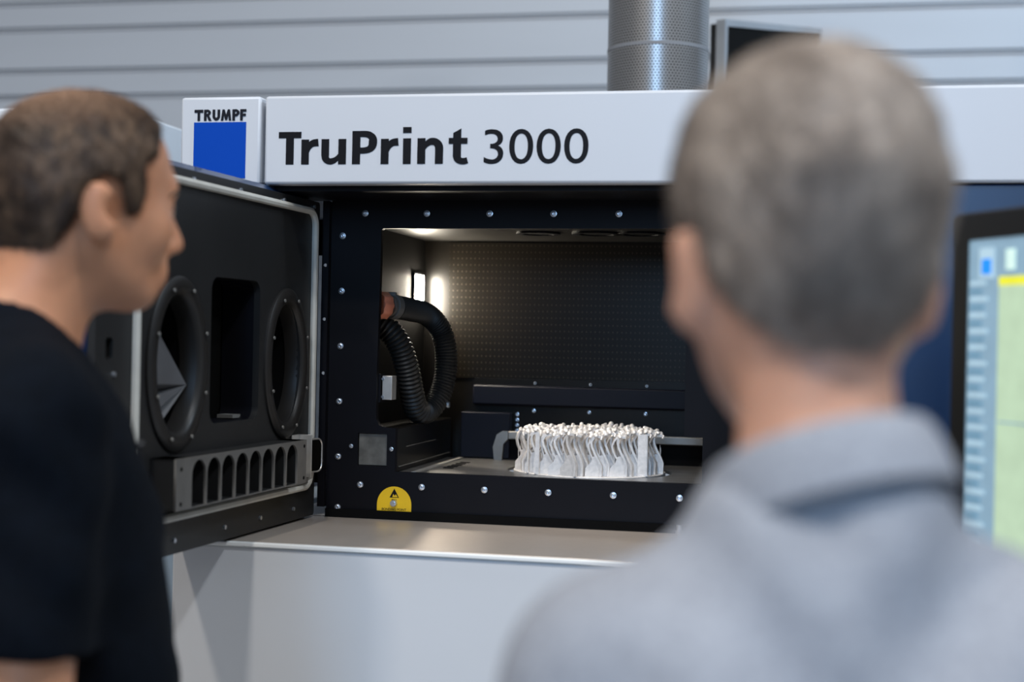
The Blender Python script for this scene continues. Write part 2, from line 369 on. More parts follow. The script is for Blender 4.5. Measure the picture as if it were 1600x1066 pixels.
# ---- process chamber
XL, XR, YB, ZT, ZF = -0.868, -0.10, 0.455, 1.772, 1.290
def chamber_mat():
    m = mat('perforated_back_sheet', (0.0050, 0.0040, 0.0028), 0.28, 0.0, 0.15, 5, spec=0.25)
    nt = m.node_tree; N = nt.nodes; L = nt.links; b = N['Principled BSDF']
    tc = N.new('ShaderNodeTexCoord'); sp = N.new('ShaderNodeSeparateXYZ'); L.new(tc.outputs['Object'], sp.inputs[0])
    def cell(sock, pitch):
        d = N.new('ShaderNodeMath'); d.operation = 'DIVIDE'; L.new(sock, d.inputs[0]); d.inputs[1].default_value = pitch
        fr = N.new('ShaderNodeMath'); fr.operation = 'FRACT'; L.new(d.outputs[0], fr.inputs[0])
        s_ = N.new('ShaderNodeMath'); s_.operation = 'SUBTRACT'; L.new(fr.outputs[0], s_.inputs[0]); s_.inputs[1].default_value = 0.5
        p = N.new('ShaderNodeMath'); p.operation = 'MULTIPLY'; L.new(s_.outputs[0], p.inputs[0]); L.new(s_.outputs[0], p.inputs[1])
        return p.outputs[0]
    a = N.new('ShaderNodeMath'); a.operation = 'ADD'; L.new(cell(sp.outputs[0], 0.0098), a.inputs[0]); L.new(cell(sp.outputs[2], 0.0145), a.inputs[1])
    lt = N.new('ShaderNodeMath'); lt.operation = 'LESS_THAN'; L.new(a.outputs[0], lt.inputs[0]); lt.inputs[1].default_value = 0.018
    mx = N.new('ShaderNodeMixRGB'); L.new(lt.outputs[0], mx.inputs[0])
    old = b.inputs['Base Color'].links[0].from_socket
    L.new(old, mx.inputs[1]); mx.inputs[2].default_value = (0.035, 0.03, 0.022, 1); L.new(mx.outputs[0], b.inputs['Base Color'])  # pale dots: lit rims of the holes put into the colour
    return m
PERF = chamber_mat()
ch = obj('chamber_back', box_of(XL - .02, XR + .02, YB, YB + 0.01, ZF - 0.02, ZT + 0.01), 'chamber', P, label='black back wall of the process chamber')
obj('perforated_sheet', box_of(-0.81, XR, YB - 0.003, YB - 0.0005, 1.465, 1.768), PERF, ch, label='black sheet with rows of tiny holes')
obj('chamber_side', box_of(XL - 0.012, XL, 0.0145, YB, ZF, ZT), 'sidewall', P, label='left wall of the process chamber')
obj('chamber_side', box_of(XR, XR + 0.012, 0.0145, YB, ZF, ZT), 'chamber', P, label='right wall of the process chamber')
cc = obj('chamber_ceiling', box_of(XL, XR, 0.0145, YB, ZT, ZT + 0.01), 'ceil', P, label='grey metal ceiling of the process chamber')
for cxx, cy, rr in ((-0.56, 0.20, 0.045), (-0.44, 0.20, 0.05), (-0.35, 0.20, 0.05)):
    rg = obj('lens_ring', outline_plate([ellipse(cxx, cy, rr, rr, 32), ellipse(cxx, cy, rr * 0.72, rr * 0.72, 32)], frame_m((0, 0, ZT - 0.001), (1, 0, 0), (0, 1, 0), (0, 0, -1)), 0.004, 0.003), 'black', cc)
    obj('lens', MB().cyl((cxx, cy, ZT - 0.002), (cxx, cy, ZT - 0.0005), rr * 0.7, 24), 'void', rg)
# ledges at the foot of the back wall
ld_ = obj('back_ledge', box_of(-0.745, XR, YB - 0.03, YB, 1.408, 1.452), 'bluedark', P, bevel=0.004, label='dark blue ledge across the back wall')
for i in range(4): obj('bolt', SMALL, None, ld_, loc=(-0.607 + 0.1235 * i, YB - 0.012, 1.458))
obj('ledge_strip', box_of(-0.745, XR, YB - 0.014, YB, 1.452, 1.466), 'chamber', ld_)
lo_ = obj('lower_strip', box_of(-0.745, XR, YB - 0.012, YB, ZF, 1.408), 'chamber', P)
for i in range(4): obj('bolt', SMALL, None, lo_, loc=(-0.609 + 0.1235 * i, YB - 0.0125, 1.397))
cb = obj('corner_box', box_of(-0.765, -0.655, YB - 0.05, YB - 0.013, ZF + 0.002, 1.392), 'bluedark', P, bevel=0.002, label='dark blue box in the left back corner')
for i in range(4): obj('bolt', SMALL, None, cb, loc=(-0.655 + 0.009, YB - 0.0135, 1.388 - 0.012 * i))
# lamp on the left wall
pl_ = area('chamber_work_light', (-0.45, 0.07, ZT - 0.006), (-0.45, 0.19, 1.30), 0.34, 0.5, (1.0, 0.93, 0.85), 0.02)
pl_.data.spread = math.radians(95)
lm = obj('lamp', box_of(XL, XL + 0.006, 0.352, 0.418, 1.60, 1.695), 'black', P, label='white glowing lamp in the back corner')
obj('lamp_tube', box_of(XL + 0.006, XL + 0.010, 0.356, 0.414, 1.604, 1.691), 'lamp', lm, bevel=0.001)
# second lamp added to light the brackets, hidden by the frame plate from the front
# chamber floor
fl = outline_plate([[(XL, 0.0145), (XR, 0.0145), (XR, YB - 0.04), (XL, YB - 0.04)], ellipse(-0.4465, 0.21, 0.166, 0.166, 64)], frame_m((0, 0, ZF), (1, 0, 0), (0, 1, 0), (0, 0, 1)), 0.006)
flo = obj('chamber_floor', fl, 'plate', P, smooth=0, label='worn steel floor with round build opening')
obj('build_cylinder', MB().cyl((-0.4465, 0.21, 1.24), (-0.4465, 0.21, 1.277), 0.166, 48), 'void', P)
for i in range(5): obj('floor_slot', box_of(-0.735, -0.715, 0.14 + i * 0.035, 0.155 + i * 0.035, ZF + 0.0002, ZF + 0.0012), 'void', flo)
obj('floor_rim', box_of(-0.765, -0.755, 0.0145, YB - 0.06, ZF, ZF + 0.0025), 'alu', flo)
# slot and recoater rail at the back
obj('rail_slot', box_of(-0.66, XR, YB - 0.039, YB - 0.0125, ZF - 0.004, 1.335), 'void', P)
rl = obj('recoater_rail', box_of(-0.655, XR, YB - 0.065, YB - 0.055, 1.336, 1.353), 'dull', P, bevel=0.002, label='grey recoater rail behind the printed parts')
mb = MB().prism([(-0.655, 1.353), (-0.655, 1.336), (-0.665, 1.325), (-0.668, ZF), (-0.685, ZF), (-0.688, 1.318), (-0.680, 1.345), (-0.668, 1.353)][::-1], FRONT(YB - 0.055), 0, 0.012)
obj('rail_arm', mb, 'dull', rl)
# gas duct block on the left
bk = obj('gas_duct', box_of(XL, -0.7945, 0.0145, YB - 0.02, ZF, 1.3765), 'chamber', P, bevel=0.002, label='dark rectangular duct along the left of the floor')
obj('duct_groove', box_of(-0.7946, -0.794, 0.08, 0.30, 1.3355, 1.3367), 'dull', bk)
obj('duct_groove', box_of(-0.7946, -0.793, 0.03, YB - 0.03, 1.2995, 1.301), 'dull', bk)
ds = obj('door_switch', box_of(-0.872, -0.8305, 0.0145, 0.05, 1.425, 1.480), 'black', P)
s2 = obj('switch_cover', MB().box(-0.829, -0.809, 0.02, 0.05, 1.430, 1.477), 'alu', P, bevel=0.001, label='small bright aluminium cover by the opening edge')
for zz in (1.436, 1.471): obj('bolt', MB().cyl((-0.8275, 0.020, zz), (-0.8275, 0.0185, zz), 0.0028, 12), 'zinc', s2)
obj('hose_pin', MB().cyl((-0.83, 0.25, 1.4135), (-0.755, 0.25, 1.4135), 0.003, 12).cyl((-0.757, 0.25, 1.4135), (-0.752, 0.25, 1.4135), 0.0065, 12).cyl((-0.83, 0.25, 1.3765), (-0.83, 0.25, 1.4135), 0.004, 12), 'zinc', P)

# ---- door, opened a little more than a right angle
A_ = math.radians(3)
dd = Vector((-math.sin(A_), -math.cos(A_), 0)); dn = Vector((math.cos(A_), -math.sin(A_), 0))   # along the door, and inner normal (towards +X)
H0 = Vector((-0.95, -0.02, 0))
DM = frame_m(H0, dd, (0, 0, 1), dn)          # (s, z, n)
ring1, ring2 = (0.562, 1.503), (0.149, 1.500)
dp = obj('chamber_door', outline_plate([rrect(0.0, 0.80, 1.205, 1.811, 0.006, 2), ellipse(*ring1, 0.070, 0.110), ellipse(*ring2, 0.066, 0.109), rrect(0.262, 0.448, 1.403, 1.646, 0.022), rrect(0.752, 0.772, 1.512, 1.543, 0.005)], DM, 0.012), 'doorblack', P, smooth=0, label='open chamber door, dark inside with off-white gasket and two glove ports')
# navy outer shell with bevelled rim, hollow so that the ports stay deep
u0, u1, v0, v1 = -0.003, 0.803, 1.201, 1.8255
def shell_ring(pr):
    vs = []; fs = []
    for (e, n_) in pr: vs += [DM @ Vector((a, b, n_)) for a, b in ((u0 - e, v0 - e * .1), (u1 + e, v0 - e * .1), (u1 + e, v1 + e), (u0 - e, v1 + e))]
    for i in range(len(pr) - 1):
        for k in range(4): fs.append((i * 4 + k, i * 4 + (k + 1) % 4, (i + 1) * 4 + (k + 1) % 4, (i + 1) * 4 + k))
    j = (len(pr) - 1) * 4; fs.append((j, j + 1, j + 2, j + 3))
    return MB().add(vs, fs)
obj('door_shell', shell_ring([(-0.016, -0.0121), (-0.0, -0.030), (0.001, -0.034), (0.001, -0.088), (-0.012, -0.096)]), 'navy', dp, smooth=0, label='navy blue outer shell of the door')
# gasket
gl = rrect(0.030, 0.694, 1.264, 1.790, 0.028, 6)
gp = [DM @ Vector((a, b, 0.004)) for a, b in gl]
mb = MB(); n = len(gp); seg = 8; mb.sweep(gp + [gp[0], gp[1]], 0.0068, seg, cap=False)
obj('gasket', mb, 'gasket', dp, label='off-white rubber gasket')
# screws along the rim
for s_, zz in [(0.03, 1.805), (0.17, 1.804), (0.35, 1.803), (0.52, 1.802), (0.70, 1.801), (0.10, 1.2265), (0.245, 1.2265), (0.385, 1.2265), (0.56, 1.2265), (0.745, 1.2265), (0.750, 1.49), (0.75, 1.40), (0.75, 1.64)]:
    bo = obj('bolt', MB().cyl(DM @ Vector((s_, zz - .005 * (zz > 1.7), 0.0)), DM @ Vector((s_, zz - .005 * (zz > 1.7), 0.003)), 0.0038, 14), 'zinc', dp)
obj('slot_back', box_of(0, 0, 0, 0, 0, 0) if False else MB().prism(rrect(0.745, 0.780, 1.505, 1.55, 0.004), DM, -0.016, -0.0125), 'void', dp)
def port(c, rx, ry, name_lbl, ix=0.066, iy=0.1075):
    # moulded ring: lathe-like oval section swept around
    mb = MB(); n = 56; prof = [(1.0, 0.0), (1.0, 0.004), (0.955, 0.0075), (0.80, 0.008), (0.745, 0.005), (0.70, -0.004), (0.69, -0.03)]
    vs = []
    for q, h in prof:
        for i in range(n):
            t = 2 * math.pi * i / n
            k = (q - 0.69) / 0.31
            ex = ix * 0.985 + (rx - ix * 0.985) * k; ey = iy * 0.985 + (ry - iy * 0.985) * k
            vs.append(DM @ Vector((c[0] + ex * math.cos(t), c[1] + ey * math.sin(t), h)))
    fs = [(j * n + i, j * n + (i + 1) % n, (j + 1) * n + (i + 1) % n, (j + 1) * n + i) for j in range(len(prof) - 1) for i in range(n)]
    r_ = obj('glove_port', mb.add(vs, fs), 'ring', dp, smooth=50, label=name_lbl)
    for i in range(8):
        t = math.radians(22 + 45 * i)
        p = Vector((c[0] + (rx * 0.86) * math.cos(t), c[1] + (ry * 0.9) * math.sin(t), 0.011))
        obj('screw', MB().cyl(DM @ p, DM @ (p + Vector((0, 0, 0.002))), 0.003, 10), 'dull', r_)
    t_ = MB(); vs = [DM @ Vector((c[0] + ix * 1.02 * math.cos(2 * math.pi * i / 32), c[1] + iy * 1.02 * math.sin(2 * math.pi * i / 32), h)) for h in (-0.02, -0.085) for i in range(32)]
    t_.add(vs, [(i, (i + 1) % 32, 32 + (i + 1) % 32, 32 + i) for i in range(32)] + [tuple(range(32, 64))])
    obj('port_tube', t_, 'void', r_)
    return r_
pa = port(ring1, 0.098, 0.1385, 'oval glove port at the free side of the door with a limp grey glove')
pb = port(ring2, 0.095, 0.1385, 'oval glove port beside the hinge side')
# limp glove folded inside the left port: pointed pleats of rubber
def glove(c, pts, tip):
    mb = MB(); n = len(pts)
    vs = [DM @ Vector((c[0] + a, c[1] + b, h)) for a, b, h in pts] + [DM @ Vector((c[0] + tip[0], c[1] + tip[1], tip[2]))]
    back = [DM @ Vector((c[0] + a * 1.0, c[1] + b, h - 0.004)) for a, b, h in pts] + [DM @ Vector((c[0] + tip[0], c[1] + tip[1], tip[2] - 0.004))]
    vs += back; m_ = n + 1
    fs = [(i, i + 1, n) for i in range(n - 1)] + [(m_ + i + 1, m_ + i, m_ + n) for i in range(n - 1)]
    return mb.add(vs, fs)
g = glove(ring1, [(0.028, 0.070, -0.03), (0.050, 0.045, -0.018), (0.062, 0.010, -0.012), (0.064, -0.030, -0.014), (0.058, -0.048, -0.05), (0.056, -0.060, -0.02), (0.045, -0.078, -0.016), (0.035, -0.085, -0.05), (0.020, -0.098, -0.02)], (-0.056, -0.034, -0.012))
obj('glove', g, 'glove', pa, smooth=50, label='limp grey rubber glove')
g = glove(ring2, [(0.055, 0.055, -0.03), (0.062, 0.035, -0.018), (0.063, 0.0, -0.022), (0.062, -0.03, -0.018), (0.058, -0.06, -0.03), (0.050, -0.075, -0.05)], (0.030, 0.0, -0.030))
obj('glove', g, 'glove', pb, smooth=50, label='folded grey rubber glove')
# view window recess: dark box with rounded frame
wl = rrect(0.262, 0.448, 1.403, 1.646, 0.022); nn = len(wl)
mb = MB(); vs = [DM @ Vector((a, b, h)) for h in (-0.0122, -0.072) for a, b in wl]
mb.add(vs, [(i, (i + 1) % nn, nn + (i + 1) % nn, nn + i) for i in range(nn)])
wr = obj('window_recess', mb, 'black', dp, smooth=30, label='dark recessed sight window')
obj('window_glass', MB().prism([(0.258, 1.40), (0.452, 1.40), (0.452, 1.65), (0.258, 1.65)], DM, -0.08, -0.075), 'glass', wr)
obj('window_bar', MB().box(0.325, 0.335, 1.405, 1.645, -0.074, -0.066, DM), 'black', wr)
for a in ((0.395, 0.44, 1.406, 1.414, -0.07, -0.03), (0.27, 0.30, 1.405, 1.411, -0.06, -0.03)): obj('window_latch', MB().box(*a, DM), 'dull', wr)
# comb tray under the ports
cs0, cs1, cz0, cz1, cn = 0.147, 0.640, 1.282, 1.361, 0.045
def arch(c_, half, zb, zt):
    p = [(c_ - half, zb), (c_ + half, zb)]
    return p + [(c_ + half * math.cos(math.radians(a)), zt - half + half * math.sin(math.radians(a))) for a in range(0, 181, 20)]
arches = []; n_a = 8; a0, a1 = 0.185, 0.592; pitch = (a1 - a0) / n_a
for i in range(n_a): arches.append(arch(a0 + pitch * (i + 0.5), pitch * 0.455, cz0 + 0.002, cz1 - 0.005))
ct = obj('comb_tray', outline_plate([[(cs0, cz0), (cs1, cz0), (cs1, cz1), (cs0, cz1)]] + arches, DM, 0.004, cn), 'comb', dp, smooth=0, label='dark grey tray with eight arched slots')
obj('tray_body', MB().box(cs0, cs1, cz1 - 0.003, cz1, 0.0005, cn - .004, DM).box(cs0, cs1, cz0, cz0 + 0.003, 0.0005, cn - .004, DM).box(cs0, a0, cz0, cz1, 0.0005, cn - .004, DM).box(a1, cs1, cz0, cz1, 0.0005, cn - .004, DM), 'doorblack', ct, smooth=0)  # body and fins coloured darker than the front, deepening the slots' shade
for i in range(n_a + 1):
    sx = a0 + pitch * i
    obj('fin', MB().box(sx - pitch * 0.04, sx + pitch * 0.04, cz0 + .003, cz1 - .003, 0.0005, cn - .004, DM), 'doorblack', ct, smooth=0)
for s_, zz in ((0.158, 1.35), (0.158, 1.292), (0.625, 1.345), (0.625, 1.292)):
    obj('screw_hole', MB().cyl(DM @ Vector((s_, zz, cn)), DM @ Vector((s_, zz, cn + 0.0008)), 0.0032, 12), 'void', ct)
obj('tray_shade', MB().box(cs0 + .004, cs1 - .004, cz0 + .004, cz1 - .004, 0.0003, 0.001, DM), 'void', ct, smooth=0)  # black sheet added to stand for the shade inside the slots
# clear catch bracket at the hinge side
cl = MB().box(0.085, 0.118, 1.286, 1.366, 0.001, 0.004, DM).box(0.085, 0.088, 1.286, 1.366, 0.004, 0.03, DM)
obj('catch_plate', cl, 'alu', dp, bevel=0.0005, label='bright metal catch plate')
br = [DM @ Vector((a, b, 0.006 + (0.09 - a) * 0.22)) for a, b in rrect(0.018, 0.088, 1.292, 1.355, 0.014, 5)]
mb = MB(); mb.sweep(br + [br[0], br[1]], 0.0016, 6, cap=False)
obj('catch_loop', mb, 'alu', dp, label='bright wire-thin loop of the catch')
obj('catch_pane', MB().prism(rrect(0.020, 0.086, 1.294, 1.353, 0.012, 4), DM @ Matrix.Translation((0, 0, 0.006 + 0.09 * 0.22)) @ Matrix.Rotation(math.atan(0.22), 4, 'Y'), -0.0008, 0.0), 'glass', dp)
obj('catch_base', MB().box(0.055, 0.145, 1.272, 1.284, 0.001, 0.010, DM), 'comb', dp)
# hinges
for zz in (1.745, 1.30):
    obj('hinge', MB().cyl((-0.940, 0.004, zz - 0.04), (-0.940, 0.004, zz + 0.04), 0.009, 16).box(-0.962, -0.940, 0.001, 0.012, zz - 0.035, zz + 0.035), 'black', P)
for zz in (1.690, 1.585, 1.48, 1.31):
    obj('hinge_screw', MB().cyl((-0.9415, -0.01, zz), (-0.9385, -0.0135, zz), 0.0032, 10), 'zinc', P)
obj('hinge_strip', box_of(-0.9465, -0.933, -0.012, 0.012, 1.22, 1.815), 'black', P)

# ============================================================ hose
hp = [(560, 494, .10), (596, 506, .105), (622, 535, .12), (636, 575, .14), (643, 612, .16), (651, 640, .19), (668, 643, .225), (686, 620, .25), (696, 585, .265), (697, 548, .27), (688, 515, .265), (668, 492, .235), (640, 484, .170), (617, 480, .105)]
ctrl = [at(*p) for p in hp]
def catmull(P_, n):
    out = []
    Q = [P_[0] * 2 - P_[1]] + P_ + [P_[-1] * 2 - P_[-2]]
    for i in range(1, len(Q) - 2):
        for j in range(n):
            t = j / n; a, b, c, d = Q[i - 1], Q[i], Q[i + 1], Q[i + 2]
            out.append(0.5 * ((2 * b) + (c - a) * t + (2 * a - 5 * b + 4 * c - d) * t * t + (3 * b - a - 3 * c + d) * t ** 3))
    out.append(P_[-1]); return out
def resample(pl, step):
    L_ = [0]
    for a, b in zip(pl[:-1], pl[1:]): L_.append(L_[-1] + (b - a).length)
    n = int(L_[-1] / step); out = []; j = 0
    for i in range(n + 1):
        s_ = i * step
        while j < len(L_) - 2 and L_[j + 1] < s_: j += 1
        t = (s_ - L_[j]) / max(1e-9, L_[j + 1] - L_[j]); out.append(pl[j].lerp(pl[j + 1], t))
    return out
hz = thing('suction_hose', 'black ribbed suction hose looping down inside the left of the chamber', 'hose', ctrl[5])
def corrugated(pl, pitch, r, amp):
    q = resample(pl, pitch / 4); rad = [r + amp * (1, 0.35, -1, 0.35)[i % 4] for i in range(len(q))]
    return MB().sweep(q, rad, 20)
full = catmull(ctrl, 14)
cut = 5 * 14 + 6
obj('hose', corrugated(full[:cut], 0.0088, 0.0235, 0.0022), 'hose', hz, smooth=60, label='coarsely ribbed front length of the hose')
obj('hose', corrugated(full[cut - 2:], 0.0068, 0.0222, 0.0020), 'hose', hz, smooth=60, label='finely ribbed looped length of the hose')
e1 = at(616, 480, .105); e0 = at(600, 476, .075); ad = (e0 - e1).normalized()
obj('hose_clamp', MB().cyl(e1 - ad * 0.004, e1 + ad * 0.012, 0.0255, 24).box(e1.x - .012, e1.x + .006, e1.y - .012, e1.y + .004, e1.z + .022, e1.z + .03), 'comb', hz, bevel=0.001, label='dark hose clamp')
obj('hose_neck', MB().cyl(e1 + ad * 0.010, at(605, 478, .080), 0.021, 24), 'comb', hz)
ad = Vector((-0.50, -0.86, 0.05)).normalized()
mb = MB(); c0 = at(603, 478, .075); c1_ = c0 + ad * 0.026
seg = 40; vs = []
side = ad.cross(Vector((0, 0, 1))).normalized(); upv = side.cross(ad).normalized()
for q, rr in ((c0, 0.024), (c0 + ad * 0.003, 0.0270), (c1_, 0.0265)):
    for k in range(seg):
        t = 2 * math.pi * k / seg; r2 = rr + 0.0012 * math.cos(10 * t); vs.append(q + (side * math.cos(t) + upv * math.sin(t)) * r2)
mb.add(vs, [(i * seg + k, i * seg + (k + 1) % seg, (i + 1) * seg + (k + 1) % seg, (i + 1) * seg + k) for i in range(2) for k in range(seg)] + [tuple(range(seg)), tuple(range(2 * seg, 3 * seg))])
obj('coupling', mb, 'orange', hz, smooth=50, label='orange end coupling')

# ============================================================ build plate and printed parts
PC = Vector((-0.4465, 0.21, 0))
tag(obj('build_plate', MB().cyl((0, 0, 0), (0, 0, 0.010), 0.1535, 72), 'printed', loc=(PC.x, PC.y, 1.2812), bevel=0.001), 'thin round metal build plate under the cluster of printed brackets', 'plate')
ZB = 1.2914
def bracket_mesh(v):
    r = random.Random(v)
    mb = MB(); XZ = lambda y0: frame_m((0, y0, 0), (1, 0, 0), (0, 0, 1), (0, -1, 0))
    web = [(-0.019, 0), (0.012, 0), (0.0125, 0.022), (0.003, 0.042), (-0.004, 0.040), (-0.008, 0.028), (-0.0185, 0.016)]
    mb.prism(web, XZ(0.0), -0.0009, 0.0009)
    def ribbon(path, wd, dep, y0=0.0):
        # flat strip following a path in the X-Z plane, dep deep in Y
        n = len(path); L_ = []
        for i, (x, zz) in enumerate(path):
            a = path[max(i - 1, 0)]; b = path[min(i + 1, n - 1)]; tx, tz = b[0] - a[0], b[1] - a[1]; l = math.hypot(tx, tz) or 1
            wv = wd * (1.0 if i < n - 2 else 1.15)
            L_.append((x - tz / l * wv / 2, zz + tx / l * wv / 2, x + tz / l * wv / 2, zz - tx / l * wv / 2))
        vs = []
        for q in L_: vs += [(q[0], y0 - dep / 2, q[1]), (q[2], y0 - dep / 2, q[3]), (q[2], y0 + dep / 2, q[3]), (q[0], y0 + dep / 2, q[1])]
        fs = [(4 * i + k, 4 * i + (k + 1) % 4, 4 * i + 4 + (k + 1) % 4, 4 * i + 4 + k) for i in range(n - 1) for k in range(4)]
        fs += [(0, 1, 2, 3), (4 * n - 4, 4 * n - 3, 4 * n - 2, 4 * n - 1)]
        mb.add(vs, fs)
    k1 = r.uniform(-.002, .002); k2 = r.uniform(-.0015, .003)
    ribbon([(0.0125, 0), (0.0125, 0.012), (0.0130, 0.022), (0.0075 + k1, 0.034), (0.001 + k1, 0.047), (-0.0045 + k1, 0.060), (-0.0060 + k1, 0.069), (-0.003, 0.077), (0.004, 0.081), (0.011, 0.080)], 0.0042, 0.011)
    ribbon([(-0.005, 0.036), (-0.0095 - k2, 0.050), (-0.0120 - k2, 0.062), (-0.0105, 0.073), (-0.004, 0.081)], 0.0030, 0.008, 0.005)
    a = r.uniform(-.004, .004); b_ = r.uniform(.0035, .0055); tl = r.uniform(-.003, .003)
    mb.sweep([(0.004 + a, -0.008, 0.0805 - tl), (0.0035 + a, -0.006, 0.0825 - tl), (0.003 + a, 0.002, 0.0845), (0.002 + a, 0.007, 0.0835 + tl)], [b_ * .6, b_, b_, b_ * .55], 10)      # rounded pad
    if v % 2: mb.sweep([(-0.010, -0.003, 0.078), (-0.008, 0.001, 0.0825), (-0.005, 0.005, 0.084)], [.0022, .0034, .0024], 8)
    if v % 3 == 0: mb.sweep([(0.012, -0.006, 0.074), (0.0135, -0.003, 0.079), (0.010, 0.002, 0.0815)], [.0018, .0028, .0022], 8)
    for hx, hz_ in ((-0.013, 0.009), (0.004, 0.011)): mb.cyl((hx, -0.0009, hz_), (hx, -0.0014, hz_), 0.0016, 8)   # embossed bosses
    # thin supports down to the plate
    for sx, st_ in ((-0.0105, 0.050), (0.0085, 0.055)): mb.box(sx - 0.0004, sx + 0.0004, 0.002, 0.0035, 0, st_)
    me = mb.mesh('printed_bracket'); me.materials.append(MT['printed']); shade(me, 40)
    return me
BRS = []
for v in range(1, 7):
    m_ = bracket_mesh(v); BRS.append(m_)
BRMS = []
for m_ in BRS[:3]:
    q = m_.copy(); q.transform(Matrix.Scale(-1, 4, (1, 0, 0))); q.flip_normals(); BRMS.append(q)
spots = []
px, py = 0.0365, 0.0165
for j in range(-9, 10):
    for i in range(-9, 10):
        x = i * px + j * 0.0098 + rnd.uniform(-.0012, .0012); y = j * py
        if math.hypot(abs(x) + 0.013, y) < 0.1515: spots.append((x, y, j, i))
ordn = ['first', 'second', 'third', 'fourth', 'fifth', 'sixth', 'seventh', 'eighth', 'ninth', 'tenth']
front = []
for s_ in spots:        # those nothing stands in front of
    if s_[1] < 0 and not any(o_[1] < s_[1] - 1e-6 and abs(o_[0] - s_[0]) < px * 0.7 for o_ in spots): front.append(s_)
front.sort()
for s_ in spots:
    x, y, j, i = s_
    mir = (x < -0.085 and (i + j) % 2 == 0)
    o = bpy.data.objects.new('printed_bracket', rnd.choice(BRMS) if mir else rnd.choice(BRS)); C.objects.link(o)
    o.location = (PC.x + x, PC.y + y, ZB); o.rotation_euler = (0, 0, rnd.uniform(-0.22, 0.22) + (0.5 if x < -0.10 else 0)); zz = rnd.uniform(0.94, 1.03); o.scale = (1, 1, zz)
    if s_ in front:
        k = front.index(s_)
        lab = 'front-row silvery printed bracket, %s from the left along the round plate edge' % ordn[k] if k < len(ordn) else 'front-row silvery printed bracket at the far right of the plate edge'
        tag(o, lab, 'bracket', 'printed metal brackets on the build plate')
    else:
        tag(o, 'thin silvery hooked bracket crowded behind the front row on the round plate', 'bracket', 'printed metal brackets on the build plate')
for (x, y, wd, dp_, lab) in ((-0.0835, -0.1255, 0.008, 0.004, 'flat upright silvery test bar in the left part of the printed cluster'), (0.118, -0.085, 0.019, 0.006, 'wide upright silvery test bar at the right of the printed cluster'), (-0.105, -0.112, 0.003, 0.003, 'very thin round upright rod left of the flat test bar')):
    mb = MB()
    if wd > 0.004: mb.box(-wd / 2, wd / 2, -dp_ / 2, dp_ / 2, 0, 0.081).box(wd * .2, wd * .42, -dp_ / 2 - .0015, -dp_ / 2, 0, 0.081).box(-wd / 2 - .001, wd / 2 + .001, -dp_ / 2 - .001, dp_ / 2 + .001, 0, 0.002)
    else: mb.cyl((0, 0, 0), (0, 0, 0.078), 0.0018, 10).cyl((0, 0, 0), (0, 0, 0.003), 0.003, 10)
    tag(obj('test_bar', mb, 'printed', loc=(PC.x + x, PC.y + y, ZB), smooth=30), lab, 'test bar', 'upright test bars on the build plate')

# ============================================================ behind the machine
def duct_mat():
    m = mat('perforated_duct_steel', (0.36, 0.355, 0.35), 0.33, 0.85, 0.05, 6)
    nt = m.node_tree; N = nt.nodes; L = nt.links; b = N['Principled BSDF']
    tc = N.new('ShaderNodeTexCoord'); sp = N.new('ShaderNodeSeparateXYZ'); L.new(tc.outputs['Object'], sp.inputs[0])
    an = N.new('ShaderNodeMath'); an.operation = 'ARCTAN2'; L.new(sp.outputs[1], an.inputs[0]); L.new(sp.outputs[0], an.inputs[1])
    def mth(op, a, b_):
        q = N.new('ShaderNodeMath'); q.operation = op
        for i, v in enumerate((a, b_)):
            if isinstance(v, (int, float)): q.inputs[i].default_value = v
            else: L.new(v, q.inputs[i])
        return q.outputs[0]
    row = mth('DIVIDE', sp.outputs[2], 0.0066); rf = mth('FLOOR', row, 0); odd = mth('MODULO', rf, 2)
    u = mth('ADD', mth('MULTIPLY', an.outputs[0], 15.0 / 1.0), mth('MULTIPLY', odd, 0.5))
    fu = mth('SUBTRACT', mth('FRACT', mth('ADD', u, 100), 0), 0.5); fv = mth('SUBTRACT', mth('FRACT', row, 0), 0.5)
    d = mth('ADD', mth('MULTIPLY', fu, fu), mth('MULTIPLY', fv, fv))
    hole_ = mth('LESS_THAN', d, 0.085)
    mx = N.new('ShaderNodeMixRGB'); L.new(hole_, mx.inputs[0]); L.new(b.inputs['Base Color'].links[0].from_socket, mx.inputs[1]); mx.inputs[2].default_value = (0.06, 0.06, 0.06, 1)
    L.new(mx.outputs[0], b.inputs['Base Color'])
    return m
DX, DY, DR = -0.3915, 0.80, 0.1215
dt = thing('ventilation_duct', 'round perforated steel air duct rising from the top of the printer', 'duct', (DX, DY, 1.9835))
DMAT = duct_mat()
for za, zb in ((0.0, 0.27), (0.274, 1.9)):
    obj('duct_segment', MB().cyl((0, 0, za - 0), (0, 0, zb), DR, 64), DMAT, dt, local=True, smooth=40)
for zz in (0.004, 0.272): obj('seam_ring', MB().cyl((0, 0, zz - 0.004), (0, 0, zz + 0.004), DR + 0.001, 64), 'groove', dt, local=True)
